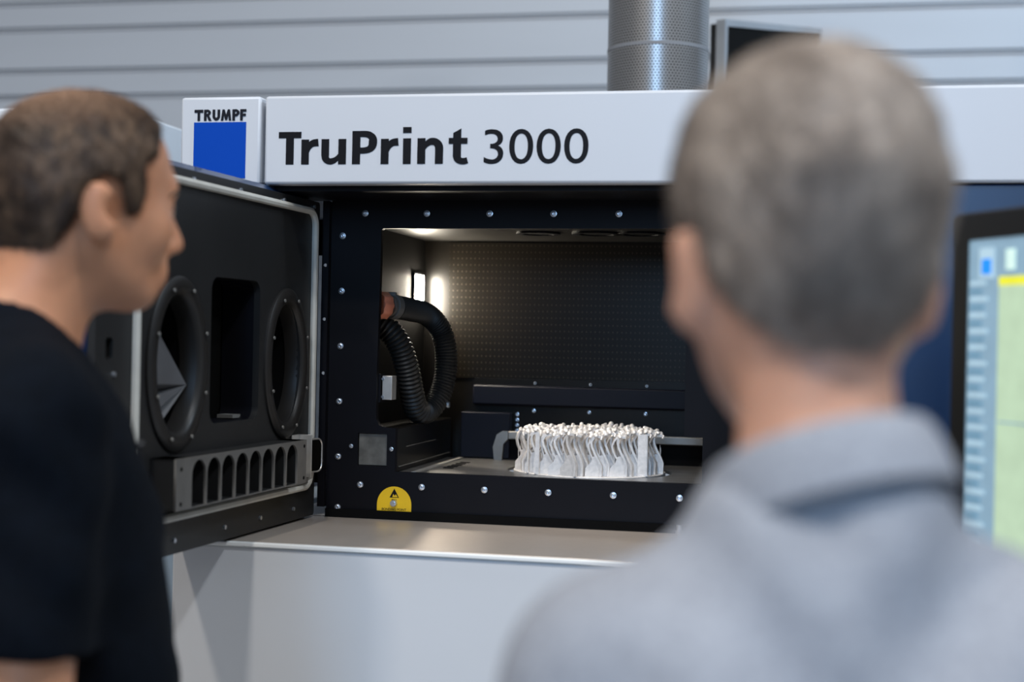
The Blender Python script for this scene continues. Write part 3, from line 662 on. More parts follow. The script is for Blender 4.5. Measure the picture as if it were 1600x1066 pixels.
# dark television leaning behind the header
q0, q1 = Vector((-0.288, 1.657, 0)), Vector((-0.005, 2.336, 0))
tvd = (q1 - q0).normalized(); tvw = (q1 - q0).length; tvn = Vector((-tvd.y, tvd.x, 0)); tvn = -tvn if tvn.dot(CAM - q0) < 0 else tvn
TM = frame_m((q0.x, q0.y, 2.03), tvd, (0, 0, 1), tvn)
tv = thing('wall_monitor', 'dark switched-off monitor in a silver frame beside the round duct', 'monitor', (q0.x, q0.y, 0))
def topz(u): return 0.497 + u * 0.09
hgt = 0.606
obj('frame', outline_plate([[(0, 0), (tvw, 0), (tvw, hgt), (0, hgt - 0.110)], [(0.018, 0.02), (tvw - 0.018, 0.02), (tvw - .018, hgt - .022), (.018, hgt - .128)]], TM, 0.03), 'frame', tv, smooth=0)
obj('screen', outline_plate([[(0.018, 0.02), (tvw - 0.018, 0.02), (tvw - .018, hgt - .022), (.018, hgt - .128)]], TM, 0.012, -0.006), 'glass', tv, smooth=0)
obj('back_cover', outline_plate([[(0.004, 0.02), (tvw - .004, 0.02), (tvw - .004, hgt - .01), (.004, hgt - .120)]], TM, 0.02, -0.031), 'bezel', tv, smooth=0)
pp = TM @ Vector((tvw / 2, 0.1, -0.078))
obj('stand_pole', MB().cyl((pp.x, pp.y, 0.02), (pp.x, pp.y, 2.3), 0.025, 20).cyl((pp.x, pp.y, 0), (pp.x, pp.y, 0.02), 0.25, 32), 'frame', tv)
# white neighbouring cabinet at the left
cb_ = thing('control_cabinet', 'white cabinet standing left of the printer behind the man in the black polo', 'cabinet', (-2.3, 0.5, 0))
obj('body', box_of(-3.1, -1.553, 0.31, 1.0, 0.05, 2.060), 'cabinet', cb_, bevel=0.006)
obj('door', box_of(-2.32, -1.56, 0.298, 0.309, 0.12, 2.045), 'cabinet', cb_, bevel=0.002)
obj('door', box_of(-3.09, -2.33, 0.298, 0.309, 0.12, 2.045), 'cabinet', cb_, bevel=0.002)
obj('plinth', box_of(-3.05, -1.60, 0.34, 0.97, 0, 0.05), 'cabgrey', cb_)
gb = thing('grey_block', 'blue-grey low block between the white cabinet and the printer', 'housing', (-1.3, 0.3, 0))  # plain block that fills the blue-grey strip left of the printer
obj('body', box_of(-1.54, -1.16, -0.1, 0.9, 0.04, 1.15), 'cabgrey', gb, bevel=0.005)
obj('lid', box_of(-1.545, -1.155, -0.105, 0.905, 1.151, 1.17), 'cabgrey', gb, bevel=0.003)
obj('plinth', box_of(-1.52, -1.18, -0.07, 0.87, 0, 0.04), 'black', gb)

# ============================================================ touch monitor on its arm, right
mo = Vector((0.161, -0.845, 0)); md = Vector((math.sin(math.radians(30.5)), -math.cos(math.radians(30.5)), 0)); mn = Vector((-math.cos(math.radians(30.5)), -math.sin(math.radians(30.5)), 0))
MM = frame_m((mo.x, mo.y, 0), md, (0, 0, 1), mn)
def mon(x, y):
    r = ray(x, y); t = (mo - CAM).dot(mn) / r.dot(mn); p = CAM + r * t; return ((p - mo).dot(md), p.z)
mt = thing('touch_monitor', 'black-framed touch monitor showing a blue sidebar and pale green area', 'monitor', (0.33, -1.02, 0))
MWD, Z0m, Z1m = 0.36, 1.25, 1.716
obj('housing', outline_plate([rrect(0, MWD, Z0m, Z1m, 0.008)], MM, 0.035, -0.004), 'bezeledge', mt, smooth=0, bevel=0.002)
obj('bezel', outline_plate([rrect(0.002, MWD - .002, Z0m + .002, Z1m - .003, 0.008), rrect(0.030, MWD - .03, Z0m + .035, Z1m - .034, 0.002)], MM, 0.006, 0.002), 'bezel', mt, smooth=0)
def scr(name, col, s): return mat(name, col, 0.35, 0, 0.04, 40, emit=s)
sb, gr, ye, li, bl_, wh = scr('screen_blue_grey', (0.22, 0.34, 0.43), .62), scr('screen_pale_green', (0.40, 0.52, 0.36), .75), scr('screen_yellow', (0.62, 0.60, 0.03), .9), scr('screen_row', (0.36, 0.50, 0.58), .7), scr('screen_icon_blue', (0.01, 0.22, 0.70), .8), scr('screen_icon_pale', (0.55, 0.72, 0.66), .8)
rowd = scr('screen_row_dark', (0.13, 0.26, 0.36), .6)
sc_ = obj('screen', MB().prism([(0.030, Z0m + .035), (MWD - .03, Z0m + .035), (MWD - .03, Z1m - .034), (0.030, Z1m - .034)], MM, -0.003, 0.0), sb, mt, smooth=0, label='lit screen')
def spr(u0, u1, z0, z1, m_, nm, t=0.0012): return obj(nm, MB().prism([(u0, z0), (u1, z0), (u1, z1), (u0, z1)], MM, 0.0002, t), m_, sc_, smooth=0)
ua = mon(1562, 440)[0]; yb = mon(1570, 446)[1]; yt = mon(1570, 432)[1]
spr(ua, MWD - .031, Z0m + .036, yb, gr, 'work_area'); spr(ua, MWD - .031, yb, yt, ye, 'yellow_bar')
ix, iz = mon(1543, 414); spr(ix - .014, ix + .014, iz - .016, iz + .020, li, 'icon'); spr(ix - .0085, ix + .0085, iz - .011, iz + .007, bl_, 'icon', 0.002)
ix, iz = mon(1580, 405); spr(ix - .008, ix + .008, iz - .012, iz + .012, wh, 'icon')
zz = yt - 0.004; k = 0
while zz > Z0m + 0.05:
    wv = [0.030, 0.022, 0.034, 0.026][k % 4]
    spr(0.034, min(0.034 + wv, ua - .002), zz - 0.005, zz, li if k % 2 == 0 else rowd, 'list_row'); zz -= 0.0095; k += 1
spr(ua + 0.004, MWD - .05, 1.467, 1.469, sb, 'divider', 0.0018)
ap = MM @ Vector((MWD * 0.55, 1.45, -0.02))
ar = MB().sweep([MM @ Vector((MWD * .55, 1.45, -0.038)), MM @ Vector((MWD * .55, 1.45, -0.09)), Vector((0.62, -0.75, 1.45)), Vector((0.66, -0.19, 1.45))], 0.018, 16)
obj('arm', ar, 'frame', mt, smooth=40)
obj('arm_mount', box_of(0.60, 0.72, -0.205, -0.1905, 1.40, 1.50), 'frame', mt, bevel=0.003)
obj('mount_plate', MB().prism([(MWD * .55 - .05, 1.40), (MWD * .55 + .05, 1.40), (MWD * .55 + .05, 1.50), (MWD * .55 - .05, 1.50)], MM, -0.046, -0.0392), 'frame', mt)
# ============================================================ people
class Field:
    """signed-distance field on a grid; shapes are blended smoothly, then turned into one continuous mesh"""
    def __init__(s, lo, hi, h):
        s.lo = np.array(lo, float); s.h = h
        s.n = (np.ceil((np.array(hi) - s.lo) / h).astype(int) + 1)
        s.g = np.full(s.n, 0.06, np.float32)
    def sub(s, lo, hi):
        a = np.maximum(0, np.floor((np.array(lo) - s.lo) / s.h).astype(int)); b = np.minimum(s.n, np.ceil((np.array(hi) - s.lo) / s.h).astype(int) + 1)
        if np.any(b <= a): return None, None
        sl = tuple(slice(i, j) for i, j in zip(a, b))
        ax_ = [(s.lo[i] + s.h * np.arange(a[i], b[i])).astype(np.float32) for i in range(3)]
        return sl, (ax_[0][:, None, None], ax_[1][None, :, None], ax_[2][None, None, :])
    def mix(s, sl, d, k, cut=False):
        g = s.g[sl]
        if cut:
            d = -d; hh = np.clip(k - np.abs(g - d), 0, None) / k if k else 0
            s.g[sl] = np.maximum(g, d) + (hh * hh * k * 0.25 if k else 0)
        else:
            hh = np.clip(k - np.abs(g - d), 0, None) / k if k else 0
            s.g[sl] = np.minimum(g, d) - (hh * hh * k * 0.25 if k else 0)
    def ell(s, c, r, k=0.02, rot=None, cut=False):
        m = max(r) + k + 3 * s.h; sl, X = s.sub(np.array(c) - m, np.array(c) + m)
        if sl is None: return s
        x, y, z = X[0] - c[0], X[1] - c[1], X[2] - c[2]
        if rot is not None:
            q = [rot[0][i] * x + rot[1][i] * y + rot[2][i] * z for i in range(3)]
        else: q = [x, y, z]
        k0 = np.sqrt((q[0] / r[0]) ** 2 + (q[1] / r[1]) ** 2 + (q[2] / r[2]) ** 2)
        k1 = np.sqrt((q[0] / r[0] ** 2) ** 2 + (q[1] / r[1] ** 2) ** 2 + (q[2] / r[2] ** 2) ** 2) + 1e-9
        s.mix(sl, (k0 * (k0 - 1) / k1).astype(np.float32), k, cut); return s
    def cap(s, a, b, r1, r2=None, k=0.02, cut=False):
        r2 = r1 if r2 is None else r2; a = np.array(a, float); b = np.array(b, float); m = max(r1, r2) + k + 3 * s.h
        sl, X = s.sub(np.minimum(a, b) - m, np.maximum(a, b) + m)
        if sl is None: return s
        ba = b - a; L2 = max(1e-12, ba @ ba)
        px, py_, pz = X[0] - a[0], X[1] - a[1], X[2] - a[2]
        t = np.clip((px * ba[0] + py_ * ba[1] + pz * ba[2]) / L2, 0, 1)
        d = np.sqrt((px - ba[0] * t) ** 2 + (py_ - ba[1] * t) ** 2 + (pz - ba[2] * t) ** 2) - (r1 + (r2 - r1) * t)
        s.mix(sl, d.astype(np.float32), k, cut); return s
    def half(s, p, n, k=0.006):                # cuts away everything on the side n points to
        sl, X = s.sub(s.lo - 1, s.lo + s.n * s.h + 1); n = np.array(n, float) / np.linalg.norm(n)
        d = (X[0] - p[0]) * n[0] + (X[1] - p[1]) * n[1] + (X[2] - p[2]) * n[2]
        s.mix(sl, -np.asarray(np.broadcast_to(d, s.n), np.float32), k, True); return s
    def mesh(s, name, smooth_it=2, disp=None):
        g = s.g; nx, ny, nz = g.shape
        ins = (g < 0)
        c = ins[:-1, :-1, :-1].astype(np.int8)
        tot = np.zeros((nx - 1, ny - 1, nz - 1), np.int8)
        offs = [(i, j, k) for i in (0, 1) for j in (0, 1) for k in (0, 1)]
        for (i, j, k) in offs: tot += ins[i:nx - 1 + i, j:ny - 1 + j, k:nz - 1 + k]
        act = np.argwhere((tot > 0) & (tot < 8))
        idx = np.full((nx - 1, ny - 1, nz - 1), -1, np.int32); idx[tuple(act.T)] = np.arange(len(act))
        V = {o: g[act[:, 0] + o[0], act[:, 1] + o[1], act[:, 2] + o[2]] for o in offs}
        P_ = np.zeros((len(act), 3)); cnt = np.zeros(len(act))
        for a in offs:
            for ax_ in range(3):
                if a[ax_] == 0:
                    b = list(a); b[ax_] = 1; b = tuple(b); va, vb = V[a], V[b]; cr_ = (va < 0) != (vb < 0)
                    t = np.where(cr_, va / np.where(cr_, va - vb, 1), 0); p = np.array(a, float)[None, :] + 0; p = np.repeat(p, len(act), 0); p[:, ax_] += t
                    P_[cr_] += p[cr_]; cnt[cr_] += 1
        P_ = (P_ / cnt[:, None] + act) * s.h + s.lo
        F = []
        for ax_ in range(3):
            o1, o2 = [(1, 2), (2, 0), (0, 1)][ax_]
            sl0 = [slice(None)] * 3; sl1 = [slice(None)] * 3; sl0[ax_] = slice(0, -1); sl1[ax_] = slice(1, None)
            A, B = ins[tuple(sl0)], ins[tuple(sl1)]
            e = np.argwhere(A != B); e = e[(e[:, o1] > 0) & (e[:, o2] > 0) & (e[:, o1] < g.shape[o1] - 1) & (e[:, o2] < g.shape[o2] - 1)]
            f = A[tuple(e.T)]
            def at_(d1, d2):
                q = e.copy(); q[:, o1] += d1; q[:, o2] += d2; return idx[tuple(q.T)]
            q = np.stack([at_(-1, -1), at_(0, -1), at_(0, 0), at_(-1, 0)], 1)
            q[~f] = q[~f][:, ::-1]; F.append(q)
        F = np.concatenate(F)
        for _ in range(smooth_it):              # light Laplacian smoothing
            acc = np.zeros_like(P_); n_ = np.zeros(len(P_))
            for a, b in ((0, 1), (1, 2), (2, 3), (3, 0)):
                np.add.at(acc, F[:, a], P_[F[:, b]]); np.add.at(acc, F[:, b], P_[F[:, a]]); np.add.at(n_, F[:, a], 1); np.add.at(n_, F[:, b], 1)
            P_ = P_ * 0.4 + acc / n_[:, None] * 0.6
        me = bpy.data.meshes.new(name); me.vertices.add(len(P_)); me.loops.add(len(F) * 4); me.polygons.add(len(F))
        me.vertices.foreach_set('co', P_.ravel()); me.loops.foreach_set('vertex_index', F.ravel().astype(np.int32))
        me.polygons.foreach_set('loop_start', np.arange(len(F), dtype=np.int32) * 4)
        me.polygons.foreach_set('use_smooth', [True] * len(F)); me.update(); me.validate()
        if disp is not None:
            nn_ = np.zeros(len(P_) * 3, np.float32); me.vertices.foreach_get('normal', nn_); nn_ = nn_.reshape(-1, 3)
            P_ = P_ + nn_ * disp(P_)[:, None]; me.vertices.foreach_set('co', P_.ravel()); me.update()
        return me

def rotm(yaw, pitch, roll=0.0):                # head frame -> body frame; pitch > 0 looks down
    return np.array(Matrix.Rotation(yaw, 3, 'Z') @ Matrix.Rotation(pitch, 3, 'Y') @ Matrix.Rotation(roll, 3, 'X'))

def head_shapes(F, hc, Rm, grow=0.0, ears=True, ws=1.0, bk=0.0):
    T = lambda p: hc + Rm @ np.array(p, float); g = grow
    rt = Rm.tolist()
    F.ell(T((-.014 + bk, 0, .040 - bk * .3)), (.098 - bk * .8 + g, .078 * ws + g, .088 + g), .02, rt)
    F.ell(T((-.034 + bk * 2, 0, .018)), (.076 + g, .070 * ws + g, .072 + g), .02, rt)
    F.ell(T((.040, 0, -.012)), (.054 + g, .060 * ws + g, .080 + g), .03, rt)
    F.ell(T((.030, 0, .060)), (.062 + g, .064 * ws + g, .058 + g), .03, rt)
    for s_ in (1, -1):
        F.cap(T((.000, s_ * .050, -.036)), T((.060, s_ * .018, -.080)), .019 + g, .016 + g, .03)
        F.ell(T((.058, s_ * .042, -.014)), (.026 + g, .024 + g, .024 + g), .03, rt)
    F.ell(T((.068, 0, -.082)), (.020 + g, .023 + g, .017 + g), .022, rt)
    F.cap(T((-.022, 0, -.030)), T((.016, 0, -.058)), .050 * ws + g, .038 + g, .03)
    if g > 0: return
    F.cap(T((.084, -.032, .034)), T((.084, .032, .034)), .013, k=.02)
    F.cap(T((.094, 0, .022)), T((.114, 0, -.024)), .0085, .0120, .012)
    for s_ in (1, -1):
        F.ell(T((.102, s_ * .0125, -.030)), (.010, .0085, .008), .008, rt)
        F.ell(T((.106, s_ * .033, .010)), (.017, .020, .013), .012, rt, cut=True)
        F.ell(T((.080, s_ * .032, .010)), (.0145, .015, .0125), .006, rt)
    F.ell(T((.082, 0, -.058)), (.019, .026, .018), .02, rt)
    F.cap(T((.097, -.012, -.054)), T((.097, .012, -.054)), .0060, k=.008)
    F.cap(T((.094, -.010, -.065)), T((.094, .010, -.065)), .0066, k=.008)
    F.cap(T((.103, -.018, -.0595)), T((.103, .018, -.0595)), .0022, k=.004, cut=True)
    if ears:
        for s_ in (1, -1):
            er = Rm @ rotm(s_ * 0.55, -0.12, -s_ * 0.12)
            F.ell(T((-.016, s_ * (.080 * ws + .0085), -.005)), (.022, .0068, .034), .010, er.tolist())
            F.ell(T((-.006, s_ * (.078 * ws + .001), -.028)), (.010, .006, .011), .008, er.tolist())
            F.ell(T((-.004, s_ * (.078 * ws + .015), -.003)), (.009, .0055, .016), .006, er.tolist(), cut=True)

def arm_points(side, pose):
    return [np.array(p) * np.array([1, side, 1]) for p in pose]

def build_person(name, label, root, yaw, k, hc, Rm, skin_m, hair_m, shirt_m, arms, sleeve, folds, neck_r, hair_fn, shirt_cat, shoulder, ws=1.0, slv=.98, bel=0.0, bk=0.0):
    """local frame: x forward, y left, z up from the floor. k scales the standing height (1.0 = 1.78 m)"""
    t = thing(name, label, 'person', (root[0], root[1], 0), yaw)
    ORG[t.name] = Vector()
    T = lambda p: hc + Rm @ np.array(p, float)
    Z = lambda z: z * k
    nb = np.array([-.022, 0, Z(1.475)])
    sy, sz, tz = shoulder
    def torso(F, g):
        F.ell((0, 0, Z(.97)), (.110 + g, .165 + g, .13 + g), .05)
        F.ell((.016 + bel, 0, Z(1.12)), (.115 + g, .148 + g, .17 + g), .06)
        F.ell((.002 + bel * .5, 0, Z(1.29)), (.118 + g, .166 + g, .19 + g), .06)
        for s_ in (1, -1):
            F.cap((-.012, s_ * .03, sz + .022), (-.006, s_ * (sy - .02), sz - .004), .050 + g, .046 + g, .05)
            F.cap((-.020, s_ * .035, sz + tz), (-.012, s_ * (sy - .055), sz + .020), .034 + g, .028 + g, .05)
            F.ell((-.055, s_ * .085, Z(1.33)), (.055 + g, .070 + g, .10 + g), .05)
    def arm(F, side, g, upto=3):
        A = arm_points(side, arms[0 if side == 1 else 1])
        F.cap(A[0], A[1], .050 + g, .041 + g * 1.6, .05)
        if upto > 1: F.cap(A[1], A[2], .040 + g, .027 + g, .02)
        return A
    lo = (-.30, -.36, -.0); hi = (.42, .36, hc[2] + .17)
    F = Field(lo, hi, .0052)
    torso(F, 0)
    F.cap(nb, T((-.020, 0, -.045)), neck_r + .004, neck_r - .003, .04)
    head_shapes(F, hc, Rm, ws=ws, bk=bk)
    for s_ in (1, -1):
        A = arm(F, s_, 0)
        d1 = A[2] - A[1]; d1 = d1 / np.linalg.norm(d1); fw = np.array([1, 0, 0]) - d1 * d1[0]; fw /= np.linalg.norm(fw); lat = np.cross(d1, fw)
        pc = A[2] + d1 * .045
        Rh = np.stack([fw, lat, d1], 1)
        F.ell(pc, (.042, .016, .050), .02, Rh.tolist())
        for q, (off, ln, rr) in enumerate(((.030, .070, .0088), (.010, .078, .0092), (-.011, .072, .0088), (-.031, .058, .0078))):
            b0 = pc + fw * off * .85 + d1 * .030; b1 = pc + fw * off * 1.08 + d1 * (.050 + ln * .40) - lat * s_ * -.004; b2 = b1 + d1 * ln * .45 + lat * s_ * -.018
            F.cap(b0, b1, rr, rr * .95, .005); F.cap(b1, b2, rr * .95, rr * .8, .004)
        t0 = pc + fw * .025 - d1 * .020; t1 = pc + fw * .058 + d1 * .015; t2 = t1 + d1 * .032 + fw * .006 + lat * s_ * -.01
        F.cap(t0, t1, .013, .0105, .012); F.cap(t1, t2, .0105, .0085, .004)
        F.cap((0, s_ * .088, Z(.93)), (.012, s_ * .095, Z(.50)), .082, .052, .05); F.cap((.012, s_ * .095, Z(.50)), (-.02, s_ * .10, Z(.09)), .050, .034, .03)
        F.ell((-.022, s_ * .098, Z(.36)), (.050, .048, .10), .03)
        F.cap((-.025, s_ * .10, .050), (.12, s_ * .115, .034), .036, .026, .03)
    body = obj('body', F.mesh('body'), skin_m, t, local=True, smooth=0)
    body.data.polygons.foreach_set('use_smooth', [True] * len(body.data.polygons))
    for s_ in (1, -1):
        c = T((.0822, s_ * .0320, .0095)); me = bpy.data.meshes.new('eye'); bm = bmesh.new(); bmesh.ops.create_uvsphere(bm, u_segments=20, v_segments=12, radius=.0125); bm.to_mesh(me); bm.free()
        me.transform(Matrix.Translation(c.tolist())); e = obj('eyeball', me, 'eye', body, local=True, smooth=60)
        c2 = T((.0900, s_ * .0320, .0088)); me = bpy.data.meshes.new('iris'); bm = bmesh.new(); bmesh.ops.create_uvsphere(bm, u_segments=16, v_segments=10, radius=.0057); bm.to_mesh(me); bm.free()
        me.transform(Matrix.Translation(c2.tolist())); obj('iris', me, 'iris', body, local=True, smooth=60)
    for s_ in (1, -1):
        eb = MB(); pp_ = [T((.101, s_ * .014, .028)), T((.099, s_ * .026, .034)), T((.091, s_ * .042, .032)), T((.080, s_ * .051, .024))]
        eb.sweep([Vector(q.tolist()) for q in pp_], [.0028, .0042, .0036, .0016], 8); obj('eyebrow', eb, hair_m, body, local=True)
        el = MB(); pp_ = [T((.0935, s_ * .022, .012)), T((.0955, s_ * .032, .0145)), T((.089, s_ * .043, .010))]
        el.sweep([Vector(q.tolist()) for q in pp_], [.0016, .0022, .0016], 6); obj('eyelash', el, 'iris', body, local=True)
    # hair: a shell over the skull bounded by the hairline
    H = Field(hc - .17, hc + .19, .0036)
    head_shapes(H, hc, Rm, grow=.003, ws=ws, bk=bk)
    sl, X = H.sub(H.lo - 1, H.lo + H.n * H.h + 1)
    q = [X[0] - hc[0], X[1] - hc[1], X[2] - hc[2]]
    q = [(Rm[0][i] * q[0] + Rm[1][i] * q[1] + Rm[2][i] * q[2]) for i in range(3)]
    thick, region = hair_fn(*q)
    H.g = H.g - thick.astype(np.float32)
    kk = .008; d = region.astype(np.float32); hh = np.clip(kk - np.abs(H.g - d), 0, None) / kk
    H.g = (np.maximum(H.g, d) + hh * hh * kk * .25).astype(np.float32)
    hair_me = H.mesh('hair', 2, lambda p: .0009 * np.sin(p[:, 2] * 210 + 4 * np.sin(p[:, 1] * 70) + 3 * np.sin(p[:, 0] * 83)) * np.sin(p[:, 1] * 170 + 4 * np.sin(p[:, 0] * 60)))
    hair = obj('hair', hair_me, hair_m, t, local=True, smooth=0); hair_me.polygons.foreach_set('use_smooth', [True] * len(hair_me.polygons))
    # short strands over the shell
    npv = np.zeros(len(hair_me.vertices) * 3, np.float32); hair_me.vertices.foreach_get('co', npv); npv = npv.reshape(-1, 3).astype(float)
    nrm = np.zeros(len(hair_me.vertices) * 3, np.float32); hair_me.vertices.foreach_get('normal', nrm); nrm = nrm.reshape(-1, 3).astype(float)
    loc_ = (npv - hc) @ Rm
    dd_ = np.linalg.norm((loc_ - np.array([-.014, 0, .03])) / np.array([.098, .078, .092]), axis=1)
    ok = np.where((dd_ > 0.98))[0]
    rs = np.random.RandomState(3); pick = rs.choice(ok, min(len(ok), 11000), replace=False)
    fl_ = np.stack([-(loc_[:, 0] + .06) * .6 + .0, loc_[:, 1] * .5, -np.full(len(loc_), .05)], 1)
    fl_[:, 0] += np.where(loc_[:, 2] > .09, .05, 0)
    fl_ = fl_ @ Rm.T
    vs = np.zeros((len(pick), 6, 3))
    for j, i in enumerate(pick):
        n_ = nrm[i]; f_ = fl_[i] + rs.normal(0, .02, 3); f_ = f_ - n_ * (f_ @ n_); f_ = f_ / (np.linalg.norm(f_) + 1e-9); sd = np.cross(n_, f_) * .0005
        ln = rs.uniform(.007, .014); p0 = npv[i] - n_ * .001; p1 = p0 + f_ * ln * .5 + n_ * .0022; p2 = p0 + f_ * ln + n_ * rs.uniform(.001, .0042)
        vs[j] = (p0 - sd, p0 + sd, p1 - sd * .8, p1 + sd * .8, p2 - sd * .2, p2 + sd * .2)
    m_ = len(pick); fs = np.concatenate([np.arange(m_)[:, None] * 6 + np.array(a)[None, :] for a in ((0, 1, 3, 2), (2, 3, 5, 4))])
    sm = bpy.data.meshes.new('hair_strands'); sm.from_pydata(vs.reshape(-1, 3).tolist(), [], fs.tolist())
    so = obj('hair_strands', sm, hair_m, hair, local=True, smooth=0, kind='stuff')
    # shirt
    lo2 = (-.25, -.36, Z(.80)); hi2 = (.34, .36, Z(1.60))
    G = Field(lo2, hi2, .0055)
    torso(G, .016)
    G.ell((.012 + bel, 0, Z(1.00)), (.135, .185, .16), .05)
    for s_ in (1, -1):
        A = arm_points(s_, arms[0 if s_ == 1 else 1])
        if sleeve == 'short':
            e = A[0] + (A[1] - A[0]) * 1.08
            G.cap(A[0], e, .060, .062, .04)
            dv = (A[1] - A[0]) / np.linalg.norm(A[1] - A[0])
            sl, X = G.sub(e - .10, e + .14)
            pl = A[0] + (A[1] - A[0]) * slv
            dpl = (X[0] - pl[0]) * dv[0] + (X[1] - pl[1]) * dv[1] + (X[2] - pl[2]) * dv[2]
            near = (np.abs(X[1] * s_) > .165) + 0 * X[0] + 0 * X[2]
            G.g[sl] = np.where((dpl > 0) & (near > 0), np.maximum(G.g[sl], dpl), G.g[sl])
        else:
            G.cap(A[0], A[1], .062, .054, .05); G.cap(A[1], A[1] + (A[2] - A[1]) * .96, .054, .040, .02)
    G.half((0, 0, Z(.86)), (0, 0, -1))
    nd = np.array(T((-.02, 0, -.05))) - nb; nd /= np.linalg.norm(nd)
    G.cap(nb - nd * .02, nb + nd * .016, neck_r + .018, neck_r + .012, .03); G.half(nb + nd * .034, nd, .004) if False else None
    G.cap(nb + nd * .078, nb + nd * .2, neck_r + .004, neck_r + .02, .006, cut=True)
    shirt = obj('shirt', G.mesh('shirt', 2, folds), shirt_m, t, local=True, smooth=0, label=shirt_cat); shirt.data.polygons.foreach_set('use_smooth', [True] * len(shirt.data.polygons))
    return t, shirt, nb, nd, T

def trousers(t, k, body_parent=None):
    Z = lambda z: z * k
    G = Field((-.25, -.30, -.0), (.25, .30, Z(1.06)), .008)
    G.ell((0, 0, Z(.96)), (.125, .175, .12), .05)
    for s_ in (1, -1):
        G.cap((0, s_ * .088, Z(.93)), (.012, s_ * .097, Z(.50)), .098, .070, .04); G.cap((.012, s_ * .097, Z(.50)), (-.015, s_ * .10, Z(.06)), .068, .060, .03)
        G.ell((-.03, s_ * .075, Z(.90)), (.10, .085, .10), .04)
    G.half((0, 0, Z(1.02)), (0, 0, 1)); G.half((0, 0, .035), (0, 0, -1))
    o = obj('trousers', G.mesh('trousers'), 'trouser', t, local=True, smooth=0); o.data.polygons.foreach_set('use_smooth', [True] * len(o.data.polygons))
    for s_ in (1, -1):
        H = Field((-.12, s_ * .11 - .08, -.01), (.24, s_ * .11 + .08, .14), .005)
        H.cap((-.045, s_ * .10, .045), (.16, s_ * .118, .040), .044, .040, .02).ell((-.03, s_ * .10, .07), (.052, .045, .06), .02)
        H.half((0, 0, .004), (0, 0, -1)).half((0, 0, .10), (0, 0, 1))
        q = obj('shoe', H.mesh('shoe'), 'shoe', t, local=True, smooth=0); q.data.polygons.foreach_set('use_smooth', [True] * len(q.data.polygons))

def collar(parent, nb, nd, r, h, m, front_gap, flare, tilt, name='collar', front_len=.06, th=.004, lab=None, rx=1.0, yc=0.0, back=0.0):
    """fold-over collar: stand going up the neck, turned over outside and spreading to two points at the front"""
    n = 72; mb = MB(); prof = []
    e1_ = np.array([1, 0, 0]) - nd * nd[0]; e1_ /= np.linalg.norm(e1_); e2_ = np.cross(nd, e1_)
    rows = [(-.010, .001, 0), (h * .6, .002, 0), (h * .98, .004, 0), (h * 1.08, .008, 0), (h * 1.0, .0125, 0), (h * .55, .0165, 0), (h * .05, .0185, 1), (h * .03, .0150, 1), (h * .5, .0115, 0), (h * .8, .0080, 0)]
    angs = np.linspace(front_gap, 2 * math.pi - front_gap, n); vs = []
    for (z_, dr, end) in rows:
        for a in angs:
            fr = max(0.0, math.cos(a)); rr = r + dr * (1 + flare * fr)
            # lower towards the throat
            p = nb + e1_ * (math.cos(a) * rr * rx + back) + e2_ * math.sin(a) * rr + nd * (z_ - tilt * fr ** 1.5 - (front_len * fr ** 3 if end else 0))
            vs.append(p)
    R_ = len(rows); fs = [(j * n + i, j * n + i + 1, ((j + 1) % R_) * n + i + 1, ((j + 1) % R_) * n + i) for j in range(R_) for i in range(n - 1)]
    fs += [tuple(j * n for j in range(R_)), tuple(j * n + n - 1 for j in range(R_))[::-1]]
    mb.add(vs, fs)
    o = obj(name, mb, m, parent, local=True, smooth=60, label=lab)
    sd = o.modifiers.new('sub', 'SUBSURF'); sd.levels = 1; sd.render_levels = 1
    return o

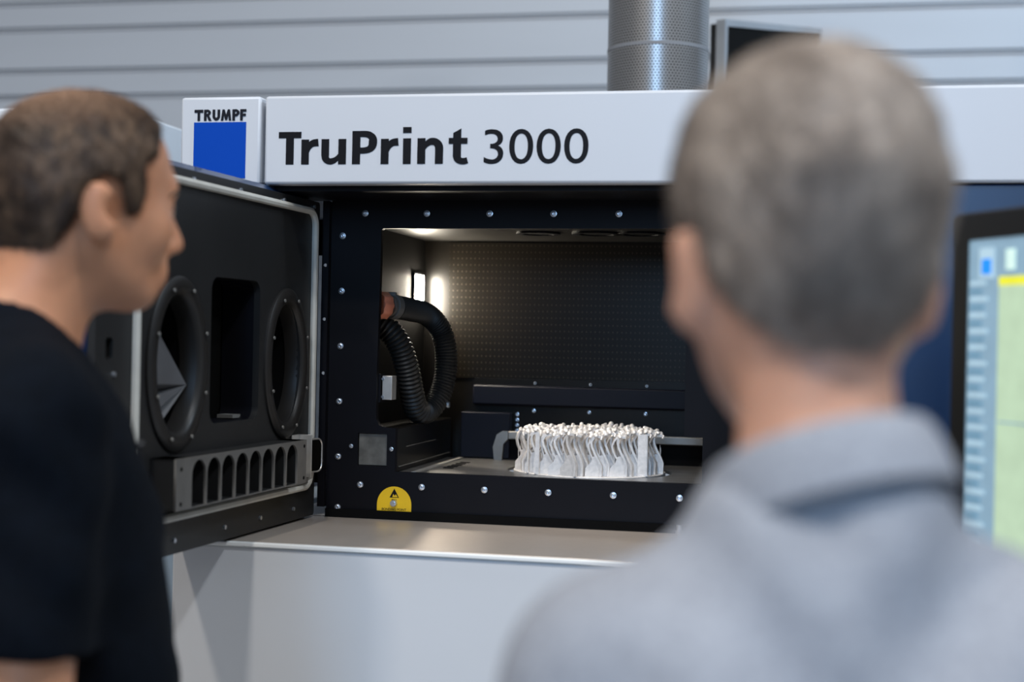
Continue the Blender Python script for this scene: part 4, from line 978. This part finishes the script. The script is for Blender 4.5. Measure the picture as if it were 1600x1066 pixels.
SK1 = mat('skin_warm', (0.53, 0.240, 0.128), 0.48, 0, 0.08, 30, 0.05, 400, sss=0.15, spec=0.4)
SK2 = mat('skin_light', (0.60, 0.315, 0.21), 0.50, 0, 0.10, 30, 0.05, 400, sss=0.15, spec=0.4)
def hair_mat(name, c1, c2, c3, crown=None, streak=70):
    """c1..c3 run through fine streaks; crown = (centre, radius, colour) for patches of other tone, such as scalp showing through thin hair"""
    m = mat(name, c1, 0.55, 0, 0.0, 10, spec=0.35)
    nt = m.node_tree; N = nt.nodes; L = nt.links; b = N['Principled BSDF']; old = b.inputs['Base Color'].links[0]; L.remove(old)
    tc = N.new('ShaderNodeTexCoord'); mp = N.new('ShaderNodeMapping'); mp.inputs['Scale'].default_value = (1, 1, 0.35); L.new(tc.outputs['Object'], mp.inputs[0])
    n1 = N.new('ShaderNodeTexNoise'); n1.inputs['Scale'].default_value = streak; n1.inputs['Detail'].default_value = 3; L.new(mp.outputs[0], n1.inputs[0])
    n2 = N.new('ShaderNodeTexNoise'); n2.inputs['Scale'].default_value = 16; n2.inputs['Detail'].default_value = 2; L.new(mp.outputs[0], n2.inputs[0])
    ad_ = N.new('ShaderNodeMath'); ad_.operation = 'ADD'; L.new(n1.outputs[0], ad_.inputs[0]); L.new(n2.outputs[0], ad_.inputs[1])
    hf = N.new('ShaderNodeMath'); hf.operation = 'MULTIPLY'; L.new(ad_.outputs[0], hf.inputs[0]); hf.inputs[1].default_value = 0.5
    rp = N.new('ShaderNodeValToRGB'); e = rp.color_ramp.elements; e[0].position = .38; e[1].position = .62; e[0].color = (*c1, 1); e[1].color = (*c3, 1)
    q = e.new(.5); q.color = (*c2, 1); L.new(hf.outputs[0], rp.inputs[0])
    out = rp.outputs[0]
    for (cen, r0, r1, col, am) in (crown or []):
        vm = N.new('ShaderNodeVectorMath'); vm.operation = 'DISTANCE'; L.new(tc.outputs['Object'], vm.inputs[0]); vm.inputs[1].default_value = cen
        mr = N.new('ShaderNodeMapRange'); mr.inputs[1].default_value = r0; mr.inputs[2].default_value = r1; mr.inputs[3].default_value = am; mr.inputs[4].default_value = 0; L.new(vm.outputs['Value'], mr.inputs[0])
        mx = N.new('ShaderNodeMixRGB'); L.new(mr.outputs[0], mx.inputs[0]); L.new(out, mx.inputs[1]); mx.inputs[2].default_value = (*col, 1); out = mx.outputs[0]
    L.new(out, b.inputs['Base Color'])
    return m
POLO = mat('navy_pique_cotton', (0.0022, 0.0038, 0.0070), 0.9, 0, 0.15, 60, 0.25, 700, spec=0.1)
SHIRT = mat('blue_grey_melange_cotton', (0.300, 0.314, 0.352), 0.9, 0, 0.07, 160, 0.25, 900, spec=0.15, col2=(0.355, 0.370, 0.408))
SHIRT_IN = SHIRT

def seg_poly(px_, pz, poly):
    """signed distance (negative inside) to a polygon in the head's side view"""
    d = None; ins = None; n = len(poly)
    for i in range(n):
        ax_, az = poly[i]; bx, bz = poly[(i + 1) % n]; ex, ez = bx - ax_, bz - az
        t = np.clip(((px_ - ax_) * ex + (pz - az) * ez) / (ex * ex + ez * ez), 0, 1)
        q = np.sqrt((px_ - ax_ - ex * t) ** 2 + (pz - az - ez * t) ** 2); d = q if d is None else np.minimum(d, q)
        c = ((az > pz) != (bz > pz)) & (px_ < ex * (pz - az) / (ez if abs(ez) > 1e-9 else 1e-9) + ax_)
        ins = c if ins is None else ins ^ c
    return np.where(ins, -d, d)
def smoothstep(a, b, x): t = np.clip((x - a) / (b - a), 0, 1); return t * t * (3 - 2 * t)
def hair_left(x, y, z):
    poly = [(.022, -.004), (.034, .000), (.040, .022), (.036, .050), (.052, .062), (.060, .082), (.072, .100), (.075, .20), (-.2, .20), (-.2, -.046), (-.070, -.056), (-.050, -.044), (-.034, -.012), (-.030, .018), (-.012, .036), (.010, .030)]
    reg = seg_poly(x + 0 * y, z + 0 * y, poly)
    top = smoothstep(.06, .12, z) * smoothstep(-.12, -.04, x)
    th = .0085 - .0045 * top - .0035 * smoothstep(.02, -.05, z) + 0 * y
    return th, reg
def hair_right(x, y, z):
    poly = [(.024, -.014), (.036, -.004), (.044, .030), (.050, .062), (.082, .084), (.105, .20), (-.2, .20), (-.2, -.052), (-.075, -.062), (-.052, -.048), (-.036, -.016), (-.030, .018), (-.012, .034), (.010, .028)]
    v = .022 * np.clip(1 - np.abs(y + .004) / .026, 0, 1) - .030 * np.clip(np.abs(y) / .065, 0, 1) ** 1.5 * smoothstep(-.03, -.06, x)
    reg = seg_poly(x + 0 * y, z + v, poly)
    th = .0045 + .0085 * smoothstep(.015, .065, z) + .006 * smoothstep(.07, .12, z) - .002 * smoothstep(.0, -.05, z) + 0 * y
    return th, reg

def folds_polo(p):
    x, y, z = p[:, 0], p[:, 1], p[:, 2]
    return (.0045 * np.sin(38 * z + 22 * x * np.sign(y) + 3.0 * np.sin(9 * y + 4 * z)) * smoothstep(1.42, 1.25, z) + .0025 * np.sin(70 * (z + .8 * x) + 2 * np.sin(20 * y)) + .003 * np.sin(30 * x - 26 * z + 11 * y))
def folds_shirt(p):
    x, y, z = p[:, 0], p[:, 1], p[:, 2]
    up = smoothstep(1.20, 1.42, z)
    return (.0055 * np.sin(36 * z + 26 * y + 2.5 * np.sin(12 * y)) * (1 - .5 * up) + .0040 * np.sin(52 * z - 40 * np.abs(y) + 3 * np.sin(17 * y + 3)) + .0020 * np.sin(75 * (y + .5 * z)))

# --- man in the black polo, left
fy = math.radians(52); by = math.radians(38)
HC1w = Vector((-0.792, -1.232, 1.680))
root1 = (HC1w.x - .060 * math.cos(by), HC1w.y - .060 * math.sin(by))
hc1 = np.array([.060, 0, 1.680]); R1 = rotm(fy - by, math.radians(2))
hm1 = hair_mat('short_brown_hair', (0.022, 0.012, 0.007), (0.046, 0.026, 0.016), (0.125, 0.075, 0.044), [(tuple((hc1 + R1 @ np.array((-.035, 0, .150))).tolist()), .035, .105, (0.36, 0.21, 0.13), .80), (tuple((hc1 + R1 @ np.array((.050, 0, .120))).tolist()), .02, .07, (0.22, 0.125, 0.075), .55)])
arms1 = [[(-.005, .185, 1.455), (-.02, .225, 1.17), (.07, .235, .93)], [(-.005, .185, 1.455), (-.015, .215, 1.165), (.10, .225, .93)]]
t1, sh1, nb1, nd1, T1 = build_person('person', 'man in a black polo shirt with short thinning brown hair beside the open door', root1, by, 1.02, hc1, R1, SK1, hm1, POLO, arms1, 'short', folds_polo, .060, hair_left, 'black polo shirt with short sleeves', (.188, 1.465, .060), slv=.73, bel=.028, bk=.008)
trousers(t1, 1.02)
collar(sh1, nb1 + nd1 * .010, nd1, .073, .034, POLO, .30, .5, .030, front_len=.035, rx=1.12, back=.010)
for i in range(2): obj('button', MB().cyl((.128 + i * .004, 0, 1.425 - i * .05), (.133 + i * .004, 0, 1.425 - i * .05), .005, 14), 'button', sh1, local=True)

# --- man in the blue-grey shirt, right foreground
fy = math.radians(106); by = math.radians(106)
HC2w = Vector((-0.010, -1.712, 1.596))
root2 = (HC2w.x - .050 * math.cos(by), HC2w.y - .050 * math.sin(by))
hc2 = np.array([.050, 0, 1.596]); R2_ = rotm(fy - by, math.radians(3))
hm2 = hair_mat('short_grey_hair', (0.165, 0.128, 0.102), (0.305, 0.245, 0.200), (0.46, 0.38, 0.315), [(tuple((hc2 + R2_ @ np.array((-.14, -.02, -.015))).tolist()), .02, .09, (0.085, 0.076, 0.070), .65)], 60)  # last patch is a darker tone low at the back of the head
arms2 = [[(-.005, .138, 1.312), (.0, .195, 1.05), (.12, .18, .87)], [(-.005, .138, 1.312), (.0, .195, 1.05), (.12, .18, .87)]]
t2, sh2, nb2, nd2, T2 = build_person('person', 'grey-haired man in a blue-grey shirt seen from behind in the right foreground', root2, by, 0.965, hc2, R2_, SK2, hm2, SHIRT, arms2, 'long', folds_shirt, .050, hair_right, 'blue-grey long-sleeved shirt', (.138, 1.338, .080), ws=.905)
trousers(t2, 0.965)
collar(sh2, nb2 + nd2 * .020 + np.array((0, -.006, 0)), (nd2 + np.array((0, .18, 0))) / np.linalg.norm(nd2 + np.array((0, .18, 0))), .0600, .044, SHIRT, .28, .5, .040, front_len=.03, rx=1.08)
